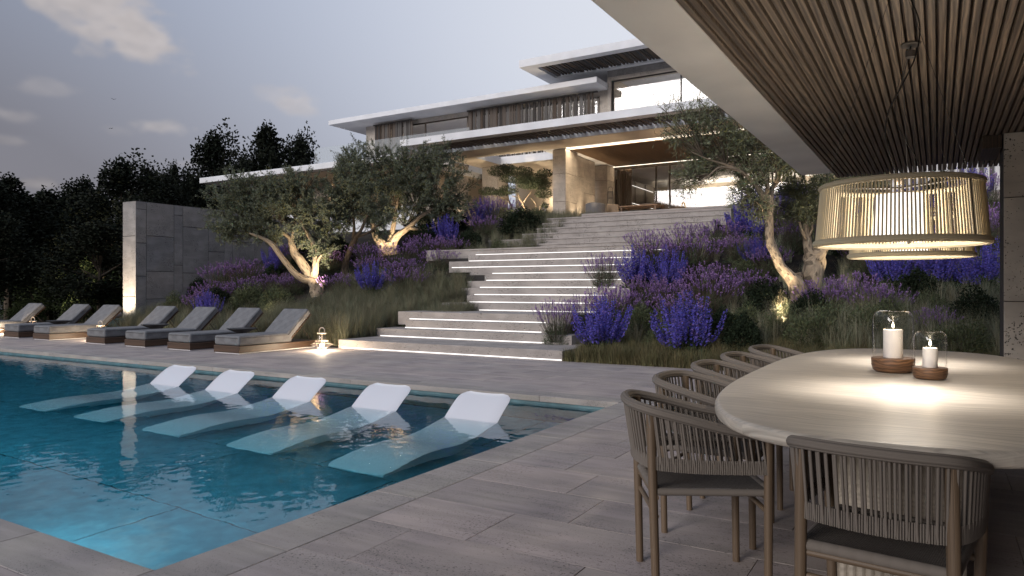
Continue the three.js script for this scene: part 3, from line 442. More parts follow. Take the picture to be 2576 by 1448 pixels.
// ---------------------------------------------------------------- things standing on the upper terrace
{
  // tub armchair of one shell with a cushion
  function armchair(label, m, at, turn) {
    const t = thing('terrace_armchair', label, 'armchair', at, turn, null), sh = [];
    for (let i = 0; i < 14; i++) { const a = -0.15 + (i / 14) * (Math.PI + 0.3), b = -0.15 + ((i + 1) / 14) * (Math.PI + 0.3), r = 0.33; const g = new RoundedBoxGeometry(r * (b - a) + 0.03, 0.42 - 0.10 * Math.abs(i - 6.5) / 6.5, 0.07, 2, 0.03); g.rotateY(Math.PI / 2 - (a + b) / 2); g.translate(Math.cos((a + b) / 2) * r, 0.56, Math.sin((a + b) / 2) * r); sh.push(g); }
    M('shell', mg(sh), m, t); M('seat', new RoundedBoxGeometry(0.6, 0.16, 0.56, 2, 0.05).translate(0, 0.38, -0.03), m, t);
    for (const [x, z] of [[-0.24, -0.22], [0.24, -0.22], [-0.22, 0.24], [0.22, 0.24]]) M('leg', rod([x, 0, z], [x * 0.9, 0.32, z * 0.9], 0.014, 0.02), mats.finDark, t);
    return t;
  }
  armchair('grey tub armchair with its rounded back to the stairs on the upper terrace', S(0.20, 0.19, 0.19, { map: T.fabric }), [-10.7, TF, -23.9], 0.15);
  armchair('tan tub armchair at the wooden table on the upper terrace', S(0.34, 0.24, 0.15, { map: T.fabric }), [-10.15, TF, -24.6], -1.2);
  armchair('black tub armchair at the wooden table on the upper terrace', S(0.03, 0.027, 0.025, { map: T.fabric }), [-10.35, TF, -26.4], Math.PI + 0.3);
  armchair('brown tub armchair at the far end of the table on the upper terrace', S(0.16, 0.11, 0.075, { map: T.fabric }), [-8.5, TF, -26.3], Math.PI - 0.4);
  const tb = thing('terrace_table', 'long wooden table seen over the top step of the stairs', 'table', [-9.45, TF, -25.3]);
  M('table_top', uvm(new RoundedBoxGeometry(1.5, 0.05, 0.85, 2, 0.02).translate(0, 0.70, 0)), mats.woodWarm, tb); for (const [x, z] of [[-0.65, -0.35], [0.65, -0.35], [-0.65, 0.35], [0.65, 0.35]]) M('leg', B(x - 0.03, x + 0.03, 0, 0.676, z - 0.03, z + 0.03), mats.woodWarm, tb);
  const vs = thing('glass_vase', 'small clear glass vase with twigs on the wooden terrace table', 'vase', [-9.75, TF + 0.726, -25.2]);
  M('glass', lathe([[0, 0.004], [0.05, 0.004], [0.055, 0.06], [0.03, 0.13], [0.035, 0.16]], 16), mats.pane, vs); M('twig', mg([rod([0, 0.02, 0], [0.03, 0.3, 0.02], 0.004), rod([0, 0.02, 0], [-0.04, 0.26, 0.01], 0.004)]), mats.barkDark, vs);
  const tr = thing('serving_tray', 'shallow oval grey bowl lying on the wooden terrace table', 'bowl', [-9.1, TF + 0.726, -25.2]); M('bowl', lathe([[0, 0.0], [0.28, 0.0], [0.42, 0.055], [0.40, 0.06], [0.26, 0.015], [0, 0.015]], 28).scale(1, 1, 0.5), S(0.22, 0.19, 0.17), tr);
  const wl = thing('wicker_lantern', 'tall dark wicker floor lantern beside the stone pillar on the terrace', 'lantern', [-11.0, TF, -26.0]);
  const st = []; for (let i = 0; i < 22; i++) { const a = i / 22 * 6.283, r0 = 0.15, r1 = 0.11; st.push(rod([Math.cos(a) * r0, 0.35, Math.sin(a) * r0], [Math.cos(a) * r1, 1.45, Math.sin(a) * r1], 0.007, 0.007, 5)); } for (let i = 0; i < 22; i++) { const a = i / 22 * 6.283, b = (i + (i % 2 ? 3 : -3)) / 22 * 6.283; st.push(rod([Math.cos(a) * 0.15, 0.0, Math.sin(a) * 0.15], [Math.cos(b) * 0.15, 0.36, Math.sin(b) * 0.15], 0.007, 0.007, 5)); }
  M('cage', mg(st), mats.finDark, wl); M('rim', mg([0.36, 0.8, 1.2, 1.45].map((y) => new THREE.TorusGeometry(lerp(0.15, 0.11, Math.max(0, (y - 0.35) / 1.1)), 0.009, 6, 24).rotateX(Math.PI / 2).translate(0, y, 0))), mats.finDark, wl); M('handle', tube([[-0.11, 1.45, 0], [-0.07, 1.62, 0], [0.07, 1.62, 0], [0.11, 1.45, 0]], 0.01, 14, 6), mats.finDark, wl);
  M('candle_lamp', new THREE.CylinderGeometry(0.04, 0.04, 0.1, 12).translate(0, 0.1, 0), mats.ledWarm, wl); point(wl, [0, 0.1, 0], 0.8);
  const ar = thing('arch_sculpture', 'thin golden arch sculpture standing before the slatted stair wall', 'sculpture', [-8.4, TF, -27]); M('arch', tube([[-0.16, 0, 0], [-0.12, 0.6, 0], [0, 1.0, 0], [0.12, 0.6, 0], [0.16, 0, 0]], 0.02, 26, 8), S(0.5, 0.33, 0.14, { metalness: 0.8, roughness: 0.3 }), ar);
}

// ---------------------------------------------------------------- pavilion over the dining table
const CEIL = 2.75;
{
  const p = thing('pavilion', 'open dining pavilion with a timber batten ceiling and pale plaster soffit', 'pavilion', [0.5, 0, -4]);
  const part = (n, g, m, k) => wm(n, g, m, p, k);
  part('soffit', B(-1.552, -1.176, CEIL, 3.08, -10.14, 3.2, 0.004), mats.plasterWarm);
  part('roof_slab', B(-1.176, 3.6, CEIL + 0.072, 3.08, -10.58, 3.2), mats.walnut);
  const R = rng(61); let x = -1.17, k = 0;
  while (x < 2.0) { const w = 0.038, y = CEIL - 0.004 + (R() - 0.5) * 0.003; part('batten', uvm(new RoundedBoxGeometry(w, 0.062, 13.75, 1, 0.004).translate(x + w / 2, y + 0.031, -10.6 + 6.875 + (R() - 0.5) * 0.05), R() * 3, R() * 3), R() < 0.5 ? mats.batten : mats.battenB); x += 0.0535; k++; }
  part('batten_field', mg(Array.from({ length: 28 }, (_, i) => B(2.0 + i * 0.0535, 2.033 + i * 0.0535, CEIL, CEIL + 0.06, -10.14, 3.1))), mats.batten, 'stuff');
  part('cross_beam', B(0.38, 0.54, 2.62, CEIL - 0.006, -9.2, -8.4), mats.walnut);
  // stone pillar in three courses
  const ys = [0, 1.12, 2.12, 2.745];
  part('pillar_core', B(0.56, 1.14, 0, 2.74, -8.98, -8.36), mats.joint);
  for (let i = 0; i < 3; i++) { part('stone_panel', wallPiece(0.552, 1.16, ys[i] + 0.004, ys[i + 1] - 0.004, 0.02, 0.004, 0, [0, 0, -8.335]), mats.column); part('stone_panel', wallPiece(-9.0, -8.336, ys[i] + 0.004, ys[i + 1] - 0.004, 0.02, 0.004, -Math.PI / 2, [0.54, 0, -17.336]), mats.column); }
  // inner timber wall of the pavilion, right of the table
  part('back_wall', B(2.3, 2.55, -0.05, CEIL, -8.3, 3.2), mats.walnut);
}

// ---------------------------------------------------------------- table
const TB = { x: -0.155, z: -4.525, hw: 0.79, hl: 1.995, y: 0.76 };
{
  const t = thing('dining_table', 'long pale wooden dining table with rounded corners under two pendant lamps', 'table', [TB.x, 0, TB.z]);
  const s = new THREE.Shape(), N = 120, n = 2.9, inset = 0.022;
  for (let i = 0; i <= N; i++) { const a = i / N * Math.PI * 2, c = Math.cos(a), q = Math.sin(a), X = Math.sign(c) * Math.pow(Math.abs(c), 2 / n) * (TB.hw - inset), Y = Math.sign(q) * Math.pow(Math.abs(q), 2 / n) * (TB.hl - inset); i ? s.lineTo(X, Y) : s.moveTo(X, Y); }
  const g = new THREE.ExtrudeGeometry(s, { depth: 0.012, bevelEnabled: true, bevelThickness: 0.022, bevelSize: inset, bevelSegments: 5, curveSegments: 4 }); g.rotateX(-Math.PI / 2); g.translate(0, TB.y - 0.034, 0);
  M('table_top', uvm(g, 0.2, 0.1), S(0.62, 0.575, 0.525, { map: T.tableC, bumpMap: T.tableB, bumpScale: 0.0012, roughness: 0.42 }), t);
  for (const [za, zb, nm] of [[-0.05, 1.16], [-1.5, -0.35]]) { // fluted pedestals
    const sh = new THREE.Shape(), x0 = -0.245, x1 = 0.245, pts = [], step = 0.035, r = 0.012, side = (ax, az, bx, bz) => { const L = Math.hypot(bx - ax, bz - az), m = Math.round(L / step), nx = (bz - az) / L, nz = -(bx - ax) / L; for (let i = 0; i < m; i++) for (let j = 0; j < 5; j++) { const f = (i + j / 5) / m, o = r * Math.abs(Math.sin(j / 5 * Math.PI)); pts.push([ax + (bx - ax) * f + nx * o, az + (bz - az) * f + nz * o]); } };
    side(x0, za, x1, za); side(x1, za, x1, zb); side(x1, zb, x0, zb); side(x0, zb, x0, za);
    pts.forEach(([a, b], i) => (i ? sh.lineTo(a, -b) : sh.moveTo(a, -b)));
    M('pedestal', uvm(new THREE.ExtrudeGeometry(sh, { depth: 0.70, bevelEnabled: false }).rotateX(-Math.PI / 2).translate(0, 0.004, 0)), S(0.52, 0.47, 0.41, { map: T.tableC, roughness: 0.6 }), t);
  }
}

// ---------------------------------------------------------------- chairs: rope backs on round timber legs, facing -z
const chairMat = { wood: S(0.27, 0.20, 0.135, { map: T.wood, roughness: 0.55 }), rope: S(0.155, 0.132, 0.112, { roughness: 0.9 }), wrap: S(0.155, 0.132, 0.112, { roughness: 0.9, bumpMap: rep(T.wrap, 30, 1), bumpScale: 0.004 }), seat: S(0.165, 0.14, 0.12, { roughness: 0.9, map: T.weaveC, bumpMap: T.weave, bumpScale: 0.004 }) };
T.wrap.wrapS = T.wrap.wrapT = THREE.RepeatWrapping;
function makeChair(label, at, turn) {
  const t = thing('dining_chair', label, 'chair', at, turn, 'rope dining chairs around the table'), m = chairMat;
  const fx = 0.222, fz = -0.215, bx = 0.215, bz = 0.225;
  for (const s of [-1, 1]) { M('leg', rod([s * fx, 0, fz], [s * (fx + 0.018), 0.665, fz + 0.005], 0.0165, 0.019, 10), m.wood, t); M('leg', rod([s * bx, 0, bz], [s * (bx - 0.012), 0.755, bz + 0.02], 0.0165, 0.020, 10), m.wood, t); }
  const rail = new THREE.CatmullRomCurve3([[-0.245, 0.665, -0.235], [-0.262, 0.69, -0.06], [-0.262, 0.735, 0.12], [-0.215, 0.765, 0.255], [-0.11, 0.772, 0.305], [0, 0.773, 0.315], [0.11, 0.772, 0.305], [0.215, 0.765, 0.255], [0.262, 0.735, 0.12], [0.262, 0.69, -0.06], [0.245, 0.665, -0.235]].map((p) => V3(...p)), false, 'centripetal');
  const rg = new THREE.TubeGeometry(rail, 90, 0.0205, 10, false); M('top_rail', rg, m.wrap, t);
  const low = new THREE.CatmullRomCurve3([[-0.238, 0.55, -0.205], [-0.246, 0.553, -0.05], [-0.242, 0.557, 0.11], [-0.20, 0.56, 0.225], [-0.10, 0.562, 0.265], [0, 0.562, 0.275], [0.10, 0.562, 0.265], [0.20, 0.56, 0.225], [0.242, 0.557, 0.11], [0.246, 0.553, -0.05], [0.238, 0.55, -0.205]].map((p) => V3(...p)), false, 'centripetal');
  M('lower_rail', new THREE.TubeGeometry(low, 60, 0.012, 8, false), m.wrap, t);
  const R = rng(71), ropes = [], n = 104;
  for (let i = 0; i < n; i++) { const f = (i + 0.5) / n + (R() - 0.5) * 0.003, a = rail.getPointAt(0.035 + 0.93 * f), b = low.getPointAt(f); b.y -= 0.035; const o = i % 2 ? 0.006 : -0.006, nrm = V3(a.x, 0, a.z).normalize(); ropes.push(rod([a.x + nrm.x * o, a.y - 0.005, a.z + nrm.z * o], [b.x + nrm.x * (o + 0.004), b.y, b.z + nrm.z * (o + 0.004)], 0.0046, 0.0046, 5)); }
  M('rope_weave', mg(ropes), m.rope, t, 'stuff');
  const band = []; for (let i = 0; i < 190; i++) { const p = low.getPointAt((i + 0.5) / 190), nrm = V3(p.x, 0, p.z).normalize(); band.push(rod([p.x + nrm.x * 0.014, p.y + 0.02, p.z + nrm.z * 0.014], [p.x + nrm.x * 0.014, p.y - 0.034, p.z + nrm.z * 0.014], 0.0032, 0.0032, 4)); } M('rope_band', mg(band), m.rope, t, 'stuff');
  // woven seat over a timber frame
  const seat = new THREE.PlaneGeometry(0.42, 0.46, 14, 18).rotateX(-Math.PI / 2), sp = seat.attributes.position; for (let i = 0; i < sp.count; i++) { const x = sp.getX(i) / 0.21, z = sp.getZ(i) / 0.23; sp.setY(i, 0.452 - 0.02 * (1 - x * x) * (1 - z * z) - (Math.abs(z) > 0.95 ? 0.012 : 0)); } seat.computeVertexNormals(); const su = uvm(seat); su.computeVertexNormals(); M('seat', su, m.seat, t);
  M('seat_edge', rod([-0.205, 0.437, -0.225], [0.205, 0.437, -0.225], 0.019, 0.019, 10), m.wrap, t); M('seat_edge', rod([-0.195, 0.437, 0.222], [0.195, 0.437, 0.222], 0.019, 0.019, 10), m.wrap, t);
  M('seat_side', rod([-0.215, 0.437, -0.22], [-0.21, 0.437, 0.22], 0.015, 0.015, 8), m.rope, t); M('seat_side', rod([0.215, 0.437, -0.22], [0.21, 0.437, 0.22], 0.015, 0.015, 8), m.rope, t);
  M('stretcher', rod([-0.22, 0.415, 0.226], [0.22, 0.415, 0.226], 0.012), m.wood, t); M('stretcher', rod([-0.222, 0.415, -0.215], [0.222, 0.415, -0.215], 0.012), m.wood, t);
  M('stretcher', rod([-0.218, 0.34, 0.225], [0.218, 0.34, 0.225], 0.011), m.wood, t); M('stretcher', rod([-0.222, 0.36, -0.215], [0.222, 0.36, -0.215], 0.011), m.wood, t);
  return t;
}
{
  const c = makeChair('rope chair turned askew at the left front corner of the table, nearest the pool', [-0.87, 0, -3.035], -Math.PI / 2 - 0.51);
  c.rotation.y = -Math.PI / 2 + 0.51;
  dup(c, [-0.975, 0, -3.755], -Math.PI / 2, 'rope chair along the table, right behind the askew corner chair');
  dup(c, [-0.98, 0, -4.45], -Math.PI / 2 + 0.02, 'third rope chair along the left side of the table, in the middle of the row');
  dup(c, [-0.975, 0, -5.13], -Math.PI / 2, 'fourth rope chair along the left side of the table');
  dup(c, [-0.94, 0, -5.86], -Math.PI / 2 - 0.14, 'farthest rope chair at the far left corner of the table');
  dup(c, [-0.135, 0, -2.62], -0.13, 'rope chair with its back to the viewer at the near end of the table');
}

// ---------------------------------------------------------------- pendant lamps of cord around a glowing cylinder
{
  const cord = S(0.55, 0.46, 0.30, { roughness: 0.85 }), band = S(0.50, 0.42, 0.28, { roughness: 0.85, bumpMap: rep(T.wrap, 60, 1), bumpScale: 0.003 });
  const make = (label, z, canopyAt, sway) => {
    const t = thing('pendant_lamp', label, 'pendant lamp', [-0.155, 1.45, z], 0, 'woven pendant lamps over the table'), r0 = 0.358, r1 = 0.334, H = 0.278;
    M('lower_ring', new THREE.TorusGeometry(r0, 0.0165, 10, 72).rotateX(Math.PI / 2).translate(0, 0.012, 0), band, t);
    M('upper_ring', new THREE.TorusGeometry(r1, 0.013, 10, 72).rotateX(Math.PI / 2).translate(0, H, 0), band, t);
    const c = [], n = 140, R = rng(5); for (let i = 0; i < n; i++) { const a = i / n * 6.2832, w = (R() - 0.5) * 0.006; c.push(rod([Math.cos(a) * r0, 0.012, Math.sin(a) * r0], [Math.cos(a + w) * r1, H, Math.sin(a + w) * r1], 0.0043, 0.0043, 5)); }
    M('cord_shade', mg(c), cord, t, 'stuff');
    M('frame_post', mg([0.6, 2.7, 4.8].map((a) => rod([Math.cos(a) * r0 * 0.985, 0.012, Math.sin(a) * r0 * 0.985], [Math.cos(a) * r1 * 0.985, H, Math.sin(a) * r1 * 0.985], 0.006))), mats.finDark, t);
    M('frame_spoke', mg([0.6, 2.7, 4.8].map((a) => rod([0, H - 0.01, 0], [Math.cos(a) * r1, H - 0.005, Math.sin(a) * r1], 0.006))), mats.finDark, t);
    M('glow_cylinder_lamp', lathe([[0, 0.03], [0.104, 0.03], [0.112, 0.036], [0.101, 0.235], [0, 0.238]], 36), glow(1, 0.97, 0.94, 1.15), t);
    M('wooden_ball', new THREE.SphereGeometry(0.021, 20, 14).translate(0, H + 0.024, 0), S(0.34, 0.27, 0.2), t);
    M('canopy', lathe([[0, 0], [0.055, 0], [0.055, 0.012], [0.05, 0.014], [0, 0.014]], 28).translate(canopyAt[0] + 0.155, CEIL - 1.45 - 0.02, canopyAt[1] - z), S(0.10, 0.085, 0.07), t);
    M('junction_box', new THREE.CylinderGeometry(0.028, 0.028, 0.04, 20).translate(canopyAt[0] + 0.155, CEIL - 1.45 - 0.07, canopyAt[1] - z), S(0.09, 0.075, 0.065), t);
    M('cable', tube([[0, H + 0.04, 0], [-0.05 * sway, 0.48, 0.01], [-0.045 * sway, 0.62, 0], [0.02 * sway, 0.76, 0], [0.07 * sway, 0.88, 0], [0.085 * sway, 1.02, 0], [0.05 * sway, 1.14, 0], [canopyAt[0] + 0.155, CEIL - 1.45 - 0.03, canopyAt[1] - z]], 0.0035, 60, 6), mats.dark, t);
    for (const a of [0.6, 2.7, 4.8]) M('wire', rod([Math.cos(a) * r1, H, Math.sin(a) * r1], [canopyAt[0] + 0.155, CEIL - 1.45 - 0.02, canopyAt[1] - z], 0.0011, 0.0011, 4), mats.joint, t);
    point(t, [0, 0.13, 0], 1.0, new THREE.Color(1, 0.90, 0.78), 3.2); spot(t, [0, 0.022, 0], [0, -1, 0], 3.2, 0.78, new THREE.Color(1, 0.93, 0.86), 0.85, 4);
    return t;
  };
  make('nearer woven cord pendant lamp with a glowing white cylinder', -3.8, [-0.155, -3.8], 1);
  make('farther woven cord pendant lamp, half hidden behind the nearer one', -5.35, [-0.14, -5.0], -1);
}

// ---------------------------------------------------------------- candles in glass
{
  const wt = rep(T.wood, 0.8, 3); wt.rotation = Math.PI / 2; const wood = S(0.30, 0.165, 0.09, { map: wt, roughness: 0.5 });
  const set = (x, z, r, hb, hg, rc, hc, la, lb) => {
    const y = TB.y + 0.001, t = thing('hurricane_lantern', la, 'candle holder', [x, y, z]);
    M('wooden_base', lathe([[0, 0], [r * 0.78, 0], [r * 0.93, hb * 0.14], [r, hb * 0.5], [r, hb * 0.96], [r * 0.98, hb], [0, hb]], 40), wood, t);
    M('glass', lathe([[r * 0.95, hb - 0.004], [r * 0.95, hg * 0.80], [r * 0.93, hg * 0.9], [r * 0.84, hg * 0.965], [r * 0.72, hg], [r * 0.70, hg - 0.003]], 48), mats.pane, t);
    const c = thing('candle', lb, 'candle', [x, y + hb + 0.001, z]);
    M('wax', lathe([[0, 0], [rc, 0], [rc, hc - 0.003], [rc - 0.003, hc], [rc * 0.8, hc - 0.004], [0, hc - 0.006]], 36), Ph(0.82, 0.78, 0.74, { roughness: 0.45 }), c);
    M('wick', rod([0, hc - 0.006, 0], [0, hc + 0.012, 0], 0.0015), mats.dark, c);
    M('flame', lathe([[0, 0], [0.004, 0.004], [0.0065, 0.012], [0.0045, 0.025], [0.0015, 0.034], [0, 0.037]], 14).translate(0, hc + 0.008, 0), glow(1, 0.85, 0.6, 7), c);
    point(c, [0, hc + 0.022, 0], 0.05, warm, 0.3);
  };
  set(-0.222, -4.722, 0.114, 0.083, 0.355, 0.0515, 0.162, 'taller glass hurricane lantern with a round wooden foot on the table', 'taller white pillar candle burning in the larger glass');
  set(-0.033, -4.456, 0.0834, 0.062, 0.254, 0.0362, 0.105, 'shorter glass hurricane lantern with a round wooden foot on the table', 'shorter white pillar candle burning in the smaller glass');
}

// ---------------------------------------------------------------- sun loungers on the deck, foot towards the pool (+z)
{
  const fab = S(0.235, 0.232, 0.235, { map: T.fabric, bumpMap: T.fabricB, bumpScale: 0.0015, roughness: 0.95 }), base = S(0.135, 0.08, 0.048, { map: T.wood, roughness: 0.5 }), pipe = S(0.06, 0.058, 0.056);
  const make = (label, x, z) => {
    const t = thing('sun_lounger', label, 'sun lounger', [x, 0, z], 0, 'sun loungers in a row beside the pool');
    M('base', uvm(new RoundedBoxGeometry(0.74, 0.135, 1.95, 2, 0.012).translate(0, 0.0825, -0.975), 0, 0, true), base, t);
    M('plinth', B(-0.35, 0.35, 0.0, 0.0145, -1.93, -0.02), mats.white, t);
    const soft = (w, h, d, bulge) => { const g = new RoundedBoxGeometry(w, h, d, 5, 0.045), p = g.attributes.position; for (let i = 0; i < p.count; i++) { const X = p.getX(i) / (w / 2), Z = p.getZ(i) / (d / 2); if (p.getY(i) > 0) p.setY(i, p.getY(i) + bulge * Math.cos(X * 1.5) * Math.cos(Z * 1.5)); } g.computeVertexNormals(); return uvm(g); };
    const smooth = (g) => g;
    const mt = M('mattress', smooth(soft(0.73, 0.185, 1.30, 0.02).translate(0, 0.246, -0.655)), fab, t);
    const loop = (w, d, y, z0) => tube([[-w, y, z0 + d], [w, y, z0 + d], [w, y, z0 - d], [-w, y, z0 - d]].flatMap((p, i, a) => { const q = a[(i + 1) % 4]; return [0.06, 0.5, 0.94].map((f) => [lerp(p[0], q[0], f), p[1], lerp(p[2], q[2], f)]); }), 0.0045, 80, 5, true);
    M('piping', loop(0.367, 0.652, 0.300, -0.655), pipe, mt);
    const ang = 0.74, back = new THREE.Group(); // backrest tilted about its hinge
    const bg = soft(0.73, 0.145, 0.78, 0.014); bg.translate(0, 0.075, -0.40); bg.rotateX(ang); bg.translate(0, 0.185, -1.24); const bm = M('backrest', bg, fab, t);
    const lp = loop(0.367, 0.392, 0.118, -0.40); lp.rotateX(ang); lp.translate(0, 0.185, -1.24); M('piping', lp, pipe, bm);
    const pl = new THREE.BoxGeometry(0.70, 0.02, 0.76); pl.translate(0, -0.012, -0.40); pl.rotateX(ang); pl.translate(0, 0.185, -1.24); M('back_board', pl, base, t);
    for (const s of [-1, 1]) M('strut', rod([s * 0.28, 0.16, -1.86], [s * 0.28, 0.46, -1.60], 0.009), mats.bronze, t);
    return t;
  };
  const l = make('grey cushioned lounger nearest the stairs, beside the glowing lantern', -11.67, -8.92);
  dup(l, [-13.14, 0, -8.92], 0, 'grey lounger second from the stairs, left of the nearest one');
  dup(l, [-14.66, 0, -8.93], 0, 'grey lounger third from the stairs, right of a black side table');
  dup(l, [-16.19, 0, -8.95], 0, 'grey lounger fourth from the stairs, before the lit wall end');
  dup(l, [-18.57, 0, -8.97], 0, 'grey lounger with its side lit warm by a lantern, left of the wall');
  dup(l, [-20.01, 0, -8.97], 0, 'grey lounger left of the warm lit one, before dark shrubs');
  dup(l, [-22.42, 0, -8.97], 0, 'grey lounger cut off at the left edge of the picture');
  // side tables: wide flat funnels on a thin stem
  const blk = S(0.022, 0.021, 0.022, { roughness: 0.45 });
  const st = thing('side_table', 'black funnel side table between the two loungers nearest the stairs', 'side table', [-12.35, 0, -9.82]);
  M('table_top', lathe([[0, 0.30], [0.05, 0.305], [0.29, 0.405], [0.30, 0.415], [0.295, 0.42], [0, 0.42]], 40), blk, st); M('stem', lathe([[0, 0.012], [0.14, 0.012], [0.145, 0.004], [0.14, 0], [0, 0]], 28), blk, st); M('post', rod([0, 0.01, 0], [0, 0.31, 0], 0.022), blk, st);
  dup(st, [-15.4, 0, -9.87], 0, 'black funnel side table between the third and fourth lounger from the stairs');
  dup(st, [-19.25, 0, -9.75], 0, 'black funnel side table between the two loungers left of the wall');
  // floor lanterns: clear faceted bell with a loop handle
  const make2 = (label, x, z, I) => {
    const t = thing('floor_lantern', label, 'lantern', [x, 0, z], 0.3), brass = S(0.62, 0.52, 0.40, { metalness: 0.4, roughness: 0.35 });
    M('glass_shade', new THREE.LatheGeometry([[0.085, 0.345], [0.09, 0.24], [0.125, 0.19], [0.222, 0.128], [0.212, 0.12], [0.10, 0.06]].map(([a, b]) => new THREE.Vector2(a, b)), 10), Ph(0.93, 0.92, 0.92, { transmission: 1, thickness: 0, roughness: 0.03 }), t);
    M('edge_wire', mg([[0.222, 0.128], [0.10, 0.06], [0.087, 0.345], [0.124, 0.19]].map(([r, y]) => { const q = []; for (let i = 0; i < 10; i++) q.push(rod([Math.sin(i * 0.6283) * r, y, Math.cos(i * 0.6283) * r], [Math.sin((i + 1) * 0.6283) * r, y, Math.cos((i + 1) * 0.6283) * r], 0.0022, 0.0022, 5)); return mg(q); })), brass, t);
    M('cap', lathe([[0, 0.34], [0.092, 0.34], [0.092, 0.36], [0, 0.362]], 20), brass, t); M('stem', rod([0, 0.14, 0], [0, 0.34, 0], 0.006), brass, t);
    M('handle', tube([[-0.055, 0.358, 0], [-0.055, 0.42, 0], [-0.03, 0.452, 0], [0, 0.46, 0], [0.03, 0.452, 0], [0.055, 0.42, 0], [0.055, 0.358, 0]], 0.0085, 30, 8), brass, t);
    for (let i = 0; i < 4; i++) M('foot', rod([Math.sin(i * 1.571) * 0.07, 0, Math.cos(i * 1.571) * 0.07], [Math.sin(i * 1.571) * 0.09, 0.065, Math.cos(i * 1.571) * 0.09], 0.006), brass, t);
    M('bulb', new THREE.SphereGeometry(0.042, 18, 12).translate(0, 0.105, 0), glow(1, 0.9, 0.74, 8), t); point(t, [0, 0.105, 0], I, new THREE.Color(1, 0.80, 0.56), 2);
    return t;
  };
  make2('clear glass floor lantern glowing at the foot of the stairs', -10.53, -10.28, 4.2);
  make2('glass floor lantern peeking out between the fourth lounger and the warm lit one', -17.25, -9.66, 4.2);
  make2('glass floor lantern whose handle shows behind the second lounger from the left', -21.1, -10.0, 1.2);
  make2('glass floor lantern glowing beside the lounger at the left edge', -21.75, -9.35, 3.5);
  // towel and cushion bundle left on the deck behind the loungers
  const tw = thing('blue_tray', 'pale blue box lying behind the loungers at the left', 'box', [-20.3, 0.0, -11.6]); M('body', B(-0.35, 0.35, 0, 0.34, -0.25, 0.25, 0.02), S(0.25, 0.42, 0.46), tw); M('lid', B(-0.37, 0.37, 0.341, 0.37, -0.27, 0.27, 0.01), S(0.32, 0.48, 0.5), tw);
  const cu = thing('cushion', 'soft grey patterned cushion lying on the pale blue box', 'cushion', [-20.05, 0.44, -11.45], 0.4); { const g = new RoundedBoxGeometry(0.62, 0.17, 0.44, 5, 0.08); g.rotateZ(0.25); M('cover', uvm(g), S(0.30, 0.29, 0.32, { map: T.fabric }), cu); M('band', tube([[-0.3, -0.02, 0.2], [0, 0.06, 0.225], [0.3, 0.13, 0.2]], 0.008, 16, 6), pipe, cu); }
}

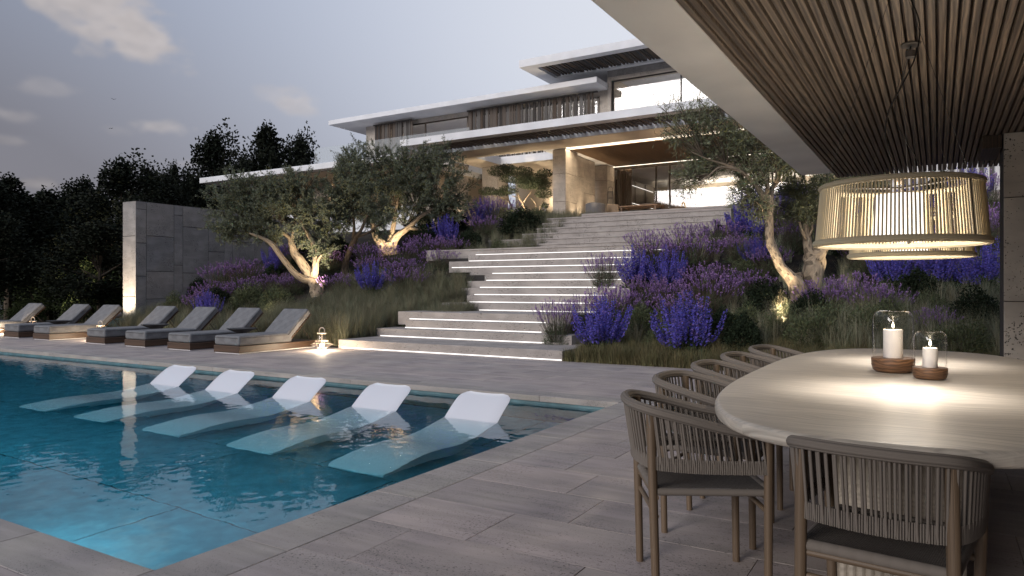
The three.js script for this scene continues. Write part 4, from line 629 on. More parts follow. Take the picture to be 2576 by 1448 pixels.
// ---------------------------------------------------------------- white moulded loungers standing in the pool
{
  const wht = Ph(0.62, 0.615, 0.645, { roughness: 0.38, clearcoat: 0.2 });
  const make = (label, x) => {
    const t = thing('pool_lounger', label, 'pool lounger', [x, -1.0, -4.2], 0, 'white loungers standing in the pool');
    // profile along z (0 at the feet, negative towards the head): height of the upper face above the pool floor
    const C = new THREE.CatmullRomCurve3([[0, 0.36, -0.14], [0, 0.42, -0.28], [0, 0.53, -0.52], [0, 0.585, -0.74], [0, 0.565, -0.95], [0, 0.515, -1.16], [0, 0.545, -1.37], [0, 0.69, -1.60], [0, 0.885, -1.83], [0, 1.035, -2.02], [0, 1.135, -2.17]].map((p) => V3(...p)), false, 'centripetal');
    const n = 56, m = 10, P = [], I = [], half = (f) => { const e = Math.min(1, Math.min(f, 1 - f) / 0.055); return 0.325 * (0.80 + 0.20 * Math.sqrt(1 - (1 - e) * (1 - e))); };
    const ringAt = (i) => { const f = i / n, c = C.getPointAt(f), T2 = C.getTangentAt(f), N = V3(0, -T2.z, T2.y).normalize(), w = half(f), th = 0.045, out = []; if (N.y < 0) N.negate();
      for (let j = 0; j <= m; j++) { const a = -1 + 2 * j / m, e = Math.max(0, (Math.abs(a) - 0.86) / 0.14); out.push([a * w, c.y - N.y * 0.02 * e * e + 0.012 * a * a, c.z - N.z * 0.02 * e * e]); }
      for (let j = m; j >= 0; j--) { const a = -1 + 2 * j / m, e = Math.max(0, (Math.abs(a) - 0.86) / 0.14), d = th - 0.02 * e * e; out.push([a * w, c.y - N.y * d + 0.012 * a * a, c.z - N.z * d]); } return out; };
    const K = 2 * (m + 1); for (let i = 0; i <= n; i++) for (const p of ringAt(i)) P.push(...p);
    for (let i = 0; i < n; i++) for (let j = 0; j < K; j++) { const a = i * K + j, b = i * K + (j + 1) % K, c = a + K, d = b + K; I.push(a, c, b, b, c, d); }
    for (const i of [0, n]) { for (let j = 0; j < m; j++) { const a = i * K + j, b = a + 1, c = i * K + K - 1 - j, d = c - 1; I.push(a, b, c, b, d, c); } }
    const g = new THREE.BufferGeometry(); g.setAttribute('position', new THREE.BufferAttribute(new Float32Array(P), 3)); g.setIndex(I); g.computeVertexNormals(); M('shell', g, wht, t);
    // dark hollow underside following the shell, deepest under the hips, and a slim foot to the pool floor
    const s = new THREE.Shape(), up = [], dn = []; for (let i = 1; i <= 46; i++) { const f = i / n, c = C.getPointAt(f), q = 0.03 + 0.27 * Math.pow(Math.sin(Math.PI * Math.min(1, f / 0.82)), 1.2); up.push([-c.z, c.y - 0.035]); dn.push([-c.z, c.y - 0.04 - q]); }
    [...up, ...dn.reverse()].forEach(([x, y], i) => (i ? s.lineTo(x, y) : s.moveTo(x, y))); s.closePath();
    const sg = new THREE.ExtrudeGeometry(s, { depth: 0.61, bevelEnabled: false }); sg.translate(0, 0, -0.305); sg.rotateY(Math.PI / 2); M('underside', sg, wht, t);
    M('pedestal', B(-0.12, 0.12, 0, 0.40, -1.25, -0.8), wht, t);
    return t;
  };
  const p = make('white pool lounger nearest the deck, rightmost of the five', -4.11);
  dup(p, [-5.42, -1.0, -4.2], 0, 'white pool lounger second from the right in the pool');
  dup(p, [-6.74, -1.0, -4.2], 0, 'white pool lounger in the middle of the row of five');
  dup(p, [-8.04, -1.0, -4.2], 0, 'white pool lounger second from the left in the pool');
  dup(p, [-9.26, -1.0, -4.2], 0, 'white pool lounger farthest left, over the mirrored wall end');
}

// ---------------------------------------------------------------- two birds in the sky
{
  const make = (label, at, turn, flap) => {
    const t = thing('bird', label, 'bird', at, turn, null), m = S(0.03, 0.03, 0.035);
    M('body', new THREE.SphereGeometry(0.06, 12, 8).scale(1, 0.8, 2.6), m, t);
    for (const s of [-1, 1]) { const g = new THREE.BufferGeometry(), a = flap[0], b = flap[1]; g.setAttribute('position', new THREE.BufferAttribute(new Float32Array([0, 0.03, -0.1, 0, 0.03, 0.12, s * 0.29, a, -0.12, s * 0.29, a, 0.09, s * 0.6, b, -0.01]), 3)); g.setIndex([0, 1, 2, 1, 3, 2, 2, 3, 4]); const g2 = g.clone().translate(0, -0.03, 0); g.computeVertexNormals(); g2.computeVertexNormals(); M('wing', mg([g, g2]), m, t); }
    const tl = new THREE.ConeGeometry(0.06, 0.17, 6).rotateX(Math.PI / 2).translate(0, 0, 0.22); M('tail', tl, m, t);
  };
  make('dark bird with raised wings high in the sky at the left', [-158.6, 43.5, -91.8], 1.1, [0.17, 0.33]);
  make('dark bird with drooping wings lower in the sky at the left', [-159, 37, -91.5], 0.5, [0.09, -0.06]);
}

// ---------------------------------------------------------------- plants: one of each kind is grown, the others are copies
const hillY = (x, z) => profile(z);
const jit = (R, c, k) => { const m = 1 + (R() - 0.5) * k; return [c[0] * m * (1 + (R() - 0.5) * k * 0.4), c[1] * m, c[2] * m * (1 + (R() - 0.5) * k * 0.4)]; };
const UPV = V3(0, 1, 0);
function dome(L, R, n, rx, ry, len, wid, col, out = 0.7, shell = 0.55, k = 0.6) {
  for (let i = 0; i < n; i++) { const d = rdir(R); d.y = Math.abs(d.y); const f = Math.pow(lerp(shell, 1, R()), 0.8) * (0.9 + 0.22 * (vn(d.x * 3 + 20, d.z * 3 + d.y * 3 + 20, 999, 999, 3) - 0.5) * 2), p = V3(d.x * rx * f, d.y * ry * f + 0.02, d.z * rx * f), q = d.clone().multiplyScalar(out).add(rdir(R).multiplyScalar(1 - out * 0.4)); q.y += 0.25; q.normalize(); L.leaf(p, q, sideOf(q, R), len * (0.7 + R() * 0.6), wid, jit(R, col, k)); }
}
function growSage(seed, spikes) { // violet-blue flower spikes arching out of dark foliage
  const R = rng(seed), f = new Leaves(), g = new Leaves(), st = [];
  dome(g, R, 900, 0.40, 0.42, 0.07, 0.026, [0.03, 0.05, 0.022]);
  for (let i = 0; i < spikes; i++) {
    const az = R() * 6.283, lean = Math.pow(R(), 0.7) * 1.12, h = 0.80 + R() * 0.30 - lean * 0.10, base = V3((R() - 0.5) * 0.22, 0.02, (R() - 0.5) * 0.22), dx = Math.cos(az), dz = Math.sin(az);
    const P = (t) => { const b = lean * (1.0 - 0.38 * t), r = h * t; return V3(base.x + dx * Math.sin(b) * r, base.y + Math.cos(b) * r * (0.98 + 0.1 * t), base.z + dz * Math.sin(b) * r); };
    st.push(rod(P(0.05).toArray(), P(0.5).toArray(), 0.004, 0.003, 4));
    const n = 120, from = 0.28 + R() * 0.12;
    for (let k = 0; k < n; k++) { const t = lerp(from, 1, (k + R()) / n), c = P(t), rad = 0.050 * (1 - 0.72 * Math.pow((t - from) / (1 - from), 1.6)) + 0.004, a = R() * 6.283, d = V3(Math.cos(a), 0.35 + R() * 0.5, Math.sin(a)).normalize(); c.addScaledVector(d, rad * 0.4); f.leaf(c, d, sideOf(d, R), rad * 0.75 + 0.010, 0.024, jit(R, R() < 0.16 ? [0.15, 0.10, 0.28] : [0.095, 0.080, 0.36], 0.55)); }
  }
  return { f, g, st };
}
function growLavender(seed, stems) { // grey-green mound with short purple heads on thin stalks
  const R = rng(seed), f = new Leaves(), g = new Leaves(), st = [];
  dome(g, R, 1900, 0.42, 0.60, 0.075, 0.009, [0.075, 0.095, 0.05], 0.9, 0.3);
  for (let i = 0; i < stems; i++) {
    const az = R() * 6.283, lean = Math.pow(R(), 0.75) * 0.98, h = 0.66 + R() * 0.34, r = 0.12 + R() * 0.1, dx = Math.cos(az), dz = Math.sin(az), a = V3(dx * r * 0.8, 0.1, dz * r * 0.8), b = V3(dx * (r * 0.5 + Math.sin(lean) * h * 0.64), Math.cos(lean * 0.78) * h * 0.94, dz * (r * 0.5 + Math.sin(lean) * h * 0.64)), d = b.clone().sub(a).normalize(); d.y += 0.35; d.normalize();
    st.push(rod(a.toArray(), b.toArray(), 0.0026, 0.002, 3));
    for (let k = 0; k < 15; k++) { const t = k / 14, c = b.clone().addScaledVector(d, t * 0.062), s = sideOf(d, R), q = s.clone().multiplyScalar(0.8).addScaledVector(d, 0.7).normalize(); f.leaf(c, q, sideOf(q, R), 0.019, 0.012, jit(R, [0.165, 0.092, 0.24], 0.6)); }
    for (let k = 0; k < 3; k++) { const s = sideOf(d, R), q = d.clone().addScaledVector(s, 0.5).normalize(); f.leaf(b.clone().addScaledVector(d, 0.06), q, sideOf(q, R), 0.05, 0.014, jit(R, [0.28, 0.165, 0.34], 0.4)); }
  }
  return { f, g, st };
}
const PL = { S: [], L: [], D: [], G: [] };
const plantBuild = {
  S: (i) => growSage(200 + i, 38), L: (i) => growLavender(300 + i, 165),
  D: (i) => { const R = rng(400 + i), g = new Leaves(); dome(g, R, 5200, 0.50, 0.92, 0.052, 0.026, [0.013, 0.020, 0.009], 0.5, 0.72); return { g, f: null, st: [rod([0, 0, 0], [0, 0.4, 0], 0.03, 0.02, 6)] }; },
  G: (i) => { const R = rng(500 + i), g = new Leaves(); dome(g, R, 5200, 0.49, 0.88, 0.055, 0.015, [0.080, 0.092, 0.046], 0.95, 0.55, 0.8); return { g, f: null, st: [rod([0, 0, 0], [0, 0.4, 0], 0.03, 0.02, 6)] }; },
};
const KIND = { S: ['flowering_sage', 'sage plant'], L: ['lavender_bush', 'lavender'], D: ['round_shrub', 'shrub'], G: ['grey_green_shrub', 'shrub'] };
for (const k of Object.keys(PL)) for (let i = 0; i < (k === 'S' || k === 'L' ? 3 : 2); i++) { const q = plantBuild[k](i); PL[k].push({ g: q.g.build(), f: q.f && q.f.build(), st: mg(q.st) }); }
const plantCount = { S: 0, L: 0, D: 0, G: 0 };
function plant(k, x, z, w, hgt, label, group, y = hillY(x, z) - 0.03) {
  const n = plantCount[k]++, v = PL[k][n % PL[k].length], t = thing(KIND[k][0], label, KIND[k][1], [x, y, z], n * 2.4, group); t.scale.set(w, hgt, w);
  M('foliage', v.g, mats.leaf, t); if (v.f) M('flowers', v.f, mats.flower, t); M('stem', v.st, mats.barkDark, t); return t;
}
const onR = 'planting on the slope right of the stairs', onL = 'planting on the slope left of the stairs';
for (const [k, x, z, w, h, label, grp] of [
  ['L', -6.24, -12.14, 0.82, 0.92, 'tall lavender with long stalks at the right end of the bottom steps'],
  ['S', -5.11, -11.67, 1.14, 0.95, 'big violet-blue sage on the deck edge, right beside the bottom step'],
  ['L', -5.39, -13.24, 1.2, 0.87, 'purple lavender rising right behind the big sage beside the bottom step'],
  ['G', -4.82, -12.88, 0.8, 0.80, 'grey-green shrub between the two big blue sages at the front'],
  ['S', -3.57, -11.72, 1.22, 0.97, 'big violet-blue sage on the deck edge, nearest the row of chairs'],
  ['L', -4.63, -14.13, 0.95, 0.86, 'pinkish lavender in the middle of the right slope, above the green shrub'],
  ['L', -3.84, -14.16, 1.1, 0.94, 'large pinkish lavender mound above the big sage nearest the chairs'],
  ['D', -2.74, -11.99, 0.85, 0.82, 'dark round shrub right of the big front sage, behind the chairs'],
  ['L', -6.53, -15.08, 0.9, 0.95, 'lavender leaning over the lit upper steps from the right'],
  ['S', -5.79, -15.15, 1.05, 0.92, 'blue sage next to the lavender that leans over the upper steps'],
  ['S', -5.04, -15.09, 0.95, 0.92, 'blue sage in the middle of the right slope, under the purple mound'],
  ['L', -5.52, -15.71, 1.05, 0.88, 'purple lavender along the right end of the upper lit steps'],
  ['L', -4.69, -15.69, 1.25, 0.95, 'broad purple lavender mound below the dark stair ends'],
  ['L', -4.11, -14.78, 1.0, 0.85, 'lavender left of the low green bush on the right slope'],
  ['G', -3.50, -15.48, 0.9, 0.56, 'low green bush in front of the right olive tree'],
  ['D', -2.75, -14.0, 1.3, 0.92, 'large dark round shrub at the foot of the right olive trunk'],
  ['G', -2.24, -12.75, 1.0, 0.80, 'pale grey-green shrub in front of the large dark shrub'],
  ['S', -3.94, -17.72, 1.1, 0.95, 'bright blue sage left of the leaning olive trunk, high on the slope'],
  ['D', -4.12, -19.09, 0.95, 0.85, 'dark shrub at the right end of the topmost steps'],
  ['L', -3.74, -16.09, 0.85, 0.66, 'lavender under the bright blue sage high on the right slope'],
  ['S', -3.39, -16.01, 0.66, 0.60, 'small blue sage just left of the leaning olive trunk'],
  ['L', -3.02, -15.60, 0.84, 0.67, 'lavender touching the left side of the leaning olive trunk'],
  ['L', -2.64, -16.39, 0.95, 0.9, 'lavender seen between the two right olive trunks'],
  ['L', -1.83, -14.0, 1.0, 0.85, 'pink lavender at the foot of the gnarled olive, under the lamps'],
  ['L', -1.28, -14.3, 0.95, 0.85, 'pink lavender below the left half of the lamps'],
  ['L', -0.87, -14.0, 1.0, 0.78, 'pink lavender left of the taller candle glass'],
  ['S', -0.72, -15.19, 0.95, 0.85, 'deep blue sage below the middle of the lamps'],
  ['S', -0.02, -15.19, 1.0, 0.85, 'deep blue sage below the right half of the lamps'],
  ['S', 0.67, -15.12, 0.95, 0.88, 'deep blue sage next to the stone pillar'],
  ['G', -0.10, -14.10, 0.9, 0.72, 'olive-green shrub above the candle glasses'],
  ['D', 0.53, -13.42, 1.0, 0.92, 'dark shrub next to the stone pillar, right of the candles'],
  ['L', -0.04, -13.05, 0.62, 0.62, 'small lavender right behind the shorter candle glass'],
  ['L', 0.80, -16.20, 0.85, 0.9, 'lavender high beside the stone pillar'], ['S', 0.22, -16.23, 0.85, 0.8, 'blue sage right behind the nearer lamp'],
  ['L', 1.00, -18.93, 0.8, 1.0, 'lavender under the batten ends beside the pillar'], ['S', 0.64, -19.20, 0.9, 0.95, 'tall blue sage under the batten ends beside the pillar'],
  ['S', -4.33, -20.0, 0.9, 0.8, 'small blue sage at the terrace edge behind the right olive'], ['L', -2.49, -18.91, 0.95, 0.8, 'lavender high on the slope behind the gnarled olive'],
  ['D', -1.46, -16.29, 1.1, 0.85, 'dark shrub behind the left end of the lamps'], ['S', -0.52, -18.68, 0.95, 0.85, 'blue sage behind the top of the lamps'],
  ['S', -1.6, -17.4, 1.0, 0.9, 'blue sage behind the gnarled olive trunk'], ['L', -2.1, -19.9, 1.0, 0.9, 'lavender at the terrace edge above the lamps'], ['L', -0.3, -17.3, 1.0, 0.9, 'lavender behind the right half of the lamps'], ['D', 0.1, -19.9, 1.1, 0.9, 'dark shrub at the terrace edge above the lamps'], ['S', -3.1, -19.2, 0.95, 0.9, 'blue sage at the terrace edge right of the dark shrub'],
]) plant(k, x, z, w, h, label, onR);
for (const [k, x, z, w, h, label] of [
  ['L', -14.46, -14.75, 1.05, 0.74, 'pale lavender lit by the olive spotlight, right of the trunk'],
  ['S', -13.29, -14.85, 1.1, 0.88, 'blue sage right of the lit lavender, beneath the olives'],
  ['L', -12.16, -14.87, 1.15, 0.82, 'purple lavender between the blue sage and the steps'],
  ['L', -14.60, -16.18, 1.35, 0.76, 'dark purple lavender behind the thin olive trunk'],
  ['L', -13.31, -16.10, 1.4, 0.80, 'dark purple lavender mound under the rear olive'],
  ['L', -11.87, -15.98, 1.05, 0.62, 'lavender beside the dark opening in the steps'],
  ['S', -18.43, -15.90, 0.85, 0.9, 'tall blue sage before the stone wall, left of the olive trunk'],
  ['L', -19.83, -15.02, 1.35, 1.03, 'purple lavender in front of the stone wall'],
  ['L', -18.97, -15.2, 1.35, 1.02, 'large purple lavender mound left of the leaning olive limb'],
  ['L', -17.3, -14.81, 1.1, 0.72, 'lavender below the leaning olive limb'],
  ['G', -19.92, -13.42, 0.95, 0.84, 'green shrub at the foot of the stone wall, above the loungers'],
  ['L', -18.3, -13.10, 0.9, 0.85, 'purple lavender above the backrests, right of the stone wall'],
  ['S', -17.4, -12.69, 0.75, 0.85, 'blue sage between the backrests of the second and third lounger'],
  ['G', -16.80, -13.62, 1.3, 1.13, 'broad green shrub behind the second lounger from the stairs'],
  ['G', -15.70, -13.68, 1.25, 1.0, 'green shrub in front of the olive trunk'],
  ['G', -15.46, -13.2, 0.7, 0.62, 'small shrub lit bright yellow just above the nearest lounger'],
  ['D', -20.61, -14.78, 0.9, 0.72, 'small dark shrub against the stone wall'],
  ['L', -12.43, -19.9, 1.44, 1.0, 'purple lavender below the courtyard pines'],
  ['S', -12.95, -19.8, 1.2, 0.95, 'blue sage left of the lavender below the courtyard pines'],
  ['D', -10.99, -18.98, 1.6, 0.95, 'big dark shrub at the left end of the topmost steps'],
  ['D', -11.81, -17.36, 1.2, 0.9, 'dark round shrub on the left above the widest step'],
  ['S', -13.26, -18.17, 0.95, 0.95, 'blue sage between dark shrubs above the widest step'],
  ['D', -13.53, -17.55, 1.05, 1.0, 'dark shrub right of the rear olive trunk'],
  ['D', -15.12, -19.34, 1.3, 0.9, 'dark shrub behind the crown of the rear olive'],
  ['G', -11.2, -20.3, 1.0, 0.6, 'low green shrub before the stone pillar of the house'],
  ['L', -12.25, -18.9, 1.15, 0.72, 'lavender in front of the big dark shrub high on the left'],
  ['D', -13.95, -19.6, 1.2, 0.85, 'dark shrub left of the blue sage below the courtyard pines'],
  ['G', -10.71, -17.25, 0.75, 0.55, 'grassy green shrub on the left end of an upper step'],
  ['D', -16.6, -16.9, 1.3, 1.0, 'dark shrub behind the forked olive trunk'], ['D', -17.6, -16.6, 1.3, 1.1, 'dark shrub before the far part of the stone wall'], ['D', -18.6, -13.9, 1.2, 0.8, 'dark green shrub between the lavenders right of the stone wall'],
]) plant(k, x, z, w, h, label, onL);

{ // drifts closing the gaps between the named plants
  const fill = (k, list, grp) => list.forEach(([x, z, w, h, label]) => plant(k, x, z, w, h, label, grp));
  fill('L', [[-5.9, -13.9, 0.95, 0.8, 'purple lavender just right of the third lit step, above the big left sage'], [-5.25, -14.35, 1.0, 0.82, 'purple lavender above the gap between the two big front sages, below the blue pair'], [-4.2, -13.3, 0.95, 0.78, 'purple lavender right behind the big sage nearest the chairs'], [-6.0, -12.75, 0.9, 0.85, 'purple lavender squeezed between the tall corner lavender and the big left sage'], [-3.3, -14.7, 0.95, 0.72, 'purple lavender left of the large dark shrub at the leaning trunk'], [-5.9, -16.2, 1.0, 0.8, 'purple lavender against the right end of the topmost lit step'], [-5.1, -16.6, 1.0, 0.8, 'purple lavender just below the dark stair ends'], [-4.4, -16.9, 1.0, 0.8, 'purple lavender just left of and below the bright blue sage high on the right slope']], onR);
  fill('L', [[-2.4, -17.6, 1.0, 0.85, 'purple lavender high up between the leaning olive and the lamps'], [-1.0, -17.9, 1.0, 0.85, 'purple lavender seen through the left half of the nearer lamp'], [0.6, -17.4, 1.0, 0.85, 'purple lavender seen through the right end of the nearer lamp'], [-1.2, -15.6, 0.95, 0.8, 'purple lavender at the lower rim of the nearer lamp, left of its middle'], [0.2, -15.9, 1.0, 0.8, 'purple lavender at the lower rim of the nearer lamp, toward the pillar'], [-3.5, -18.6, 0.9, 0.8, 'purple lavender right behind the head of the leaning olive trunk'], [1.3, -16.6, 1.0, 0.9, 'purple lavender mostly hidden by the stone pillar']], onR);
  fill('G', [[-1.7, -12.5, 1.15, 0.85, 'grey-green shrub right behind the farthest chair'], [-0.9, -12.9, 1.2, 0.82, 'grey-green shrub just left of the taller candle glass'], [-2.9, -13.1, 1.0, 0.75, 'grey-green shrub left of and below the large dark shrub at the leaning trunk'], [-0.7, -13.4, 1.1, 0.8, 'grey-green shrub showing through the taller candle glass'], [-1.5, -13.2, 1.05, 0.8, 'grey-green shrub below the gnarled olive, among pale grass'], [0.3, -12.3, 1.2, 0.75, 'grey-green shrub between the shorter candle glass and the pillar'], [-4.2, -12.2, 0.7, 0.55, 'low grey-green shrub in the gap between the two big front sages']], onR);
  fill('D', [[-1.95, -13.65, 0.95, 0.8, 'dark round shrub below the gnarled olive, behind the pale grass'], [-3.2, -12.6, 0.8, 0.75, 'dark round shrub tucked behind the big sage nearest the chairs'], [-0.3, -14.75, 1.0, 0.75, 'dark round shrub under the deep blue sages below the lamps']], onR);
  fill('L', [[-13.9, -15.6, 1.1, 0.75, 'purple lavender right behind the lit lavender by the olive trunk'], [-12.7, -15.5, 1.1, 0.7, 'purple lavender behind the blue sage beneath the olives'], [-15.9, -15.9, 1.1, 0.75, 'purple lavender between the forked olive trunk and the thin one'], [-17.9, -14.4, 1.1, 0.85, 'purple lavender left of the leaning olive limb, above the third lounger'], [-19.2, -14.2, 1.1, 0.85, 'purple lavender in front of the stone wall, above the fourth lounger'], [-16.4, -14.9, 1.0, 0.7, 'purple lavender right under the leaning olive limb'], [-18.0, -16.2, 1.1, 0.85, 'purple lavender high behind the leaning olive limb'], [-12.0, -16.6, 1.1, 0.75, 'purple lavender at the left end of the widest step'], [-13.0, -16.8, 1.1, 0.8, 'purple lavender right of the pale trunk of the rear olive']], onL);
}
// ---------------------------------------------------------------- grasses: tufts nobody could count
{
  const mk = (seed, n, H, spread, col) => { const R = rng(seed), P = [], C = []; for (let i = 0; i < n; i++) { const a = R() * 6.283, b = (R() - 0.5) * 0.12, c = (R() - 0.5) * 0.12, h = H * (0.55 + R() * 0.5), l = spread * (0.2 + R() * 0.9), dx = Math.cos(a), dz = Math.sin(a), sx = -dz * 0.0032, sz = dx * 0.0032, cc = jit(R, col, 0.7); let px = b, py = 0, pz = c; for (let k = 1; k <= 3; k++) { const t = k / 3, qx = b + dx * l * t * t, qy = h * (t - 0.18 * t * t), qz = c + dz * l * t * t, w0 = 1 - (k - 1) / 3, w1 = 1 - k / 3; P.push(px - sx * w0, py, pz - sz * w0, px + sx * w0, py, pz + sz * w0, qx + sx * w1, qy, qz + sz * w1, px - sx * w0, py, pz - sz * w0, qx + sx * w1, qy, qz + sz * w1, qx - sx * w1, qy, qz - sz * w1); for (let q = 0; q < 6; q++) C.push(...cc); px = qx; py = qy; pz = qz; } }
    const g = new THREE.BufferGeometry(); g.setAttribute('position', new THREE.BufferAttribute(new Float32Array(P), 3)); g.setAttribute('color', new THREE.BufferAttribute(new Float32Array(C), 3)); g.computeVertexNormals(); return g; };
  const tall = mk(601, 70, 0.62, 0.34, [0.155, 0.160, 0.105]), paleG = mk(603, 70, 0.66, 0.36, [0.215, 0.222, 0.150]), shortG = mk(602, 60, 0.30, 0.17, [0.120, 0.112, 0.060]);
  const field = (name, label, geo, list) => { const im = new THREE.InstancedMesh(geo, mats.leaf, list.length), m = new THREE.Matrix4(), c = new THREE.Color(), R = rng(list.length + 3); list.forEach(([x, z, s], i) => { m.compose(V3(x, hillY(x, z) - 0.03, z), new THREE.Quaternion().setFromAxisAngle(UPV, R() * 6.283), V3(s, s * (0.8 + R() * 0.4), s)); im.setMatrixAt(i, m); const k = 0.75 + R() * 0.5; im.setColorAt(i, c.setRGB(k * (0.95 + R() * 0.2), k, k * 0.95)); }); im.name = numbered(name); im.castShadow = im.receiveShadow = true; scene.add(im); tag(im, label, 'grass', null, 'stuff'); };
  const R = rng(610), A = [], Bq = [], C = [], D = [];
  for (let i = 0; i < 950; i++) { const z = -11.15 - R() * 4.2, x = lerp(-14.6, -10.75 + (z < -14.2 ? 0.6 : z < -12.8 ? 0.3 : 0), R()); A.push([x, z, 0.75 + R() * 0.6]); }
  for (let i = 0; i < 170; i++) { A.push([-10.3 + R() * 1.0, -13.0 - R() * 1.1, 0.6 + R() * 0.4]); }
  for (let i = 0; i < 240; i++) { A.push([-12.2 + R() * 2.6, -16.5 - R() * 3.7, 0.6 + R() * 0.5]); } for (let i = 0; i < 130; i++) A.push([-12.4 + R() * 2.7, -20.6 - R() * 1.9, 0.7 + R() * 0.4]);
  for (let i = 0; i < 520; i++) { const z = -11.1 - R() * 2.6; A.push([-21 + R() * 7, z, 0.6 + R() * 0.5]); }
  for (let i = 0; i < 1500; i++) { const z = -10.95 - Math.pow(R(), 1.6) * 1.6; Bq.push([-5.45 + R() * 7.6, z, 0.8 + R() * 0.6]); }
  for (let i = 0; i < 420; i++) { const z = -12.2 - R() * 2.6; C.push([-2.6 + R() * 4.2, z, 0.8 + R() * 0.5]); } for (let i = 0; i < 260; i++) { const z = -12 - R() * 7; C.push([-5.2 + R() * 6.4, z, 0.6 + R() * 0.4]); } for (let i = 0; i < 90; i++) C.push([-5.0 + R() * 1.6, -19.9 - R() * 2, 0.6 + R() * 0.4]);
  field('fountain_grass', 'soft grey-green fountain grass spilling down left of the stairs', tall, A);
  field('turf_edge', 'short dark grass along the deck edge under the blue flowers', shortG, Bq);
  field('meadow_grass', 'pale tall grass behind the table and between the right hand plants', paleG, C);
}

// ---------------------------------------------------------------- small ground spotlights at the foot of trees and the wall
function uplight(label, at, to, I, angle, pen = 0.75) {
  const t = thing('ground_spotlight', label, 'spotlight', at), d = V3(to[0] - at[0], to[1] - at[1] - 0.12, to[2] - at[2]).normalize(), q = new THREE.Quaternion().setFromUnitVectors(UPV, d);
  M('housing', new THREE.CylinderGeometry(0.035, 0.03, 0.1, 14).translate(0, -0.055, 0).applyQuaternion(q).translate(0, 0.12, 0), mats.finDark, t); M('spike', rod([0, -0.1, 0], [0, 0.1, 0], 0.008), mats.finDark, t); M('lens_light', new THREE.CylinderGeometry(0.03, 0.03, 0.006, 14).applyQuaternion(q).translate(0, 0.12, 0), mats.ledWarm, t);
  spot(scene, [at[0] + d.x * 0.02, at[1] + 0.12 + d.y * 0.02, at[2] + d.z * 0.02], to, I, angle, new THREE.Color(1, 0.82, 0.58), pen, 2);
}

// ---------------------------------------------------------------- olive trees, each on its own limbs
// limbs and crowns are given in a sketch plane (X right, Y down, k metres a unit) that faces roughly the deck; d is depth towards the deck
function olive(name, label, at, k, base, limbs, crowns, o = {}) {
  const t = thing(name, label, 'olive tree', at, YAW, null), R = rng(o.seed || 7), P = ([X, Y, r, d = 0]) => [(X - base[0]) * k, (base[1] - Y) * k, d, r * k];
  M('trunk', limb(limbs[0].map(P), 12, 8, o.seed, 0.20), o.bark || mats.bark, t);
  for (const l of limbs.slice(1)) M('limb', limb(l.map(P), 9, 6, o.seed + 1, 0.15), o.bark || mats.bark, t);
  const L = new Leaves(), tw = [], LL = o.len || 0.062, LW = o.wid || 0.013, colA = o.col || [0.135, 0.150, 0.103];
  for (const [X, Y, rx, ry, n, from, dd = 0] of crowns) {
    const C = V3(...P([X, Y, 0, dd])), rX = rx * k, rY = ry * k, rZ = (rX + rY) / 2 * 0.9, F = V3(...P([from[0], from[1], 0, from[2] || 0]));
    for (let b = 0; b < n; b++) {
      const d = rdir(R), f = Math.pow(R(), 0.4), e = V3(C.x + d.x * rX * f, C.y + d.y * rY * f, C.z + d.z * rZ * f), mid = F.clone().lerp(e, 0.5).add(rdir(R).multiplyScalar(rX * 0.14)); mid.y += rY * 0.06;
      const cv = new THREE.QuadraticBezierCurve3(F, mid, e); if (b % 2 === 0) tw.push(new THREE.TubeGeometry(cv, 6, 0.0065 + 0.004 * R(), 4, false));
      n; const m = (o.tw || 7) + 3; // leafy shoots along the outer half of the branch
      for (let s = 0; s < m; s++) {
        const p0 = cv.getPoint(0.55 + 0.45 * (s + R()) / m), q = e.clone().sub(C).normalize().multiplyScalar(0.7).add(rdir(R).multiplyScalar(0.8)); q.y += 0.3; q.normalize();
        const len = (0.14 + R() * R() * 0.36) * (o.shoot || 1); tw.push(rod(p0.toArray(), p0.clone().addScaledVector(q, len).toArray(), 0.0028, 0.0012, 3));
        const N = o.per || 12; for (let i = 0; i < N; i++) { const w = p0.clone().addScaledVector(q, len * (0.06 + 0.94 * (i + R()) / N)), ld = q.clone().multiplyScalar(0.75).add(rdir(R).multiplyScalar(0.85)).normalize(); L.leaf(w, ld, sideOf(ld, R), LL * (0.7 + R() * 0.6), LW, jit(R, R() < 0.12 ? [0.15, 0.15, 0.05] : colA, 0.5)); }
      }
    }
  }
  M('branches', mg(tw), mats.barkDark, t); M('crown', L.build(), mats.leaf, t); return t;
}
const k1 = 0.00458, k3 = 0.00507, k4 = 0.00170;
